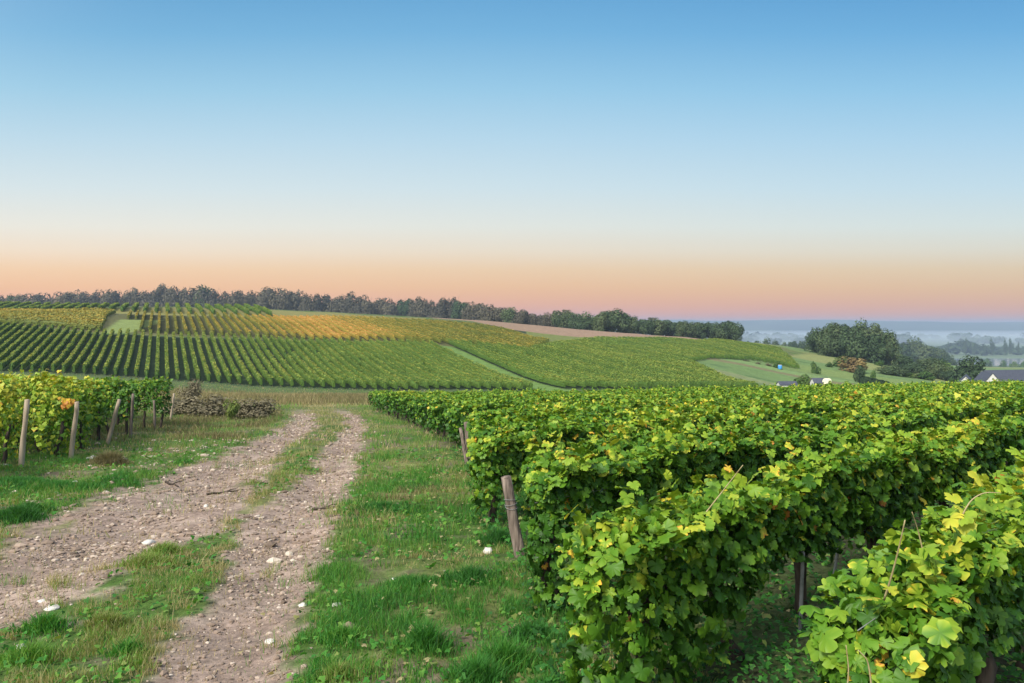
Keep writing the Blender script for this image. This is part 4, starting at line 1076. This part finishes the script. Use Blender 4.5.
# heights are set so that the ridge stands where the photograph shows it
d = 150; x = (1004 - 512) / F * d; z = g1(x, d); rg = -(370.5 - HZ) / F * d - z
house(1005, d, 9.6, 7.2, rg - 3.0, rg, 'house with long dark slate roof and pale gable at the right edge', R(12), False, win=3, over=.3)
d = 138; zz = -(375 - HZ) / F * d - g1((993 - 512) / F * d, d)
house(987, d, 5.0, 4.6, zz - 2.5, zz + .4, 'small white-gabled house end just left of the dark slate roof', R(78), False, win=1, over=.15)
d = 160; zz = -(375.5 - HZ) / F * d - g1((966 - 512) / F * d, d)
house(966, d, 7.5, 4.4, zz - 2.3, zz, 'low dark-roofed house with a small white gable under the large round tree', R(58), False, win=2, over=.2)
d = 135; zz = -(378.6 - HZ) / F * d - g1((820 - 512) / F * d, d)
house(820, d, 2.8, 2.0, zz - .75, zz, 'low white shed with grey roof between the round bush and cream bale', 0, False, win=0, cat='shed', name='shed', over=.12)
d = 137; zz = -(382 - HZ) / F * d - g1((788 - 512) / F * d, d)
house(787, d, 3.2, 1.8, zz - .5, zz, 'low dark bluish shed roof left of the round dark bush', 0, False, win=0, cat='shed', name='shed', over=.12)
# cream wrapped bale
d = 134; x = (827 - 512) / F * d; zc = -(381.5 - HZ) / F * d
th = np.linspace(0, 2 * np.pi, 25)[:-1]; rr = .58
ring = lambda xx, r_: np.stack([0 * th + xx, np.cos(th) * r_, np.sin(th) * r_], -1)
v = np.concatenate([ring(-.6, rr * .9), ring(-.52, rr), ring(.52, rr), ring(.6, rr * .9)]); i = np.arange(24); k_ = (i + 1) % 24
f = np.concatenate([np.stack([i + 24 * a, k_ + 24 * a, k_ + 24 * (a + 1), i + 24 * (a + 1)], -1) for a in range(3)])
b = thing('wrapped_bale', 'pale cream wrapped bale right of the low white shed', 'bale', (x, d, zc), R(35))
link('film', mesh_np('bale_film', v, [f, np.array([list(range(24))[::-1], list(range(72, 96))])], smooth=False), M['cream'], b)
v, f = box(-.7, .7, -.5, .5, g1(x, d) - zc - .1, -.50); link('pallet', mesh_np('bale_pallet', v, f), M['wood'], b)
# blue water butt
d = 182; x = (780 - 512) / F * d; z = g1(x, d)
b = thing('water_butt', 'bright blue water butt on the meadow below a small dark bush', 'water butt', (x, d, z))
v, f = tube(np.array([[0, 0, 0], [0, 0, .15], [0, 0, .5], [0, 0, .9], [0, 0, 1.0]]), [.42, .47, .5, .47, .42], 20); link('barrel', mesh_np('barrel', v, f, smooth=True), M['blue'], b)
v, f = tube(np.array([[0, 0, 1.0], [0, 0, 1.06]]), [.45, .43], 20); link('lid', mesh_np('lid', v, f), M['render'], b)
# far village houses in the mist
for i, (px, d, zz_) in enumerate([(899, 4450, 0), (897, 4300, 0), (1012, 4000, 0), (1019, 4100, 0), (985, 4200, 0)]):
    house(px, d, 26 if i != 0 else 34, 14, 7, 13, f'tiny white house in the misty far valley, {["just right of the grove", "lower left by the grove", "third from the right edge", "nearest the right edge", "above the poplars"][i]}', R(10 * i), False, win=3)

# ---------------------------------------------------------------- haze
def volume_mat(name, col, dens, an=.0):
    m, t, out = mat_new(name)
    pv = nn(t, 'ShaderNodeVolumePrincipled'); pv.inputs['Color'].default_value = (*col, 1); pv.inputs['Density'].default_value = dens
    pv.inputs['Anisotropy'].default_value = an
    t.links.new(pv.outputs[0], out.inputs['Volume']); return m
v, f = box(-7600, 7600, -310, 8300, -75, 42)
hz_ = stuff(link('haze', mesh_np('haze', v, f), volume_mat('haze_air', (.38, .47, .66), .00026)))
hz_.display_type = 'WIRE'

v, f = box(-7500, 7500, 1850, 4400, -74, -30)
mist = stuff(link('mist', mesh_np('mist', v, f), volume_mat('mist_air', (.78, .87, 1.0), .00055)))
mist.display_type = 'WIRE'
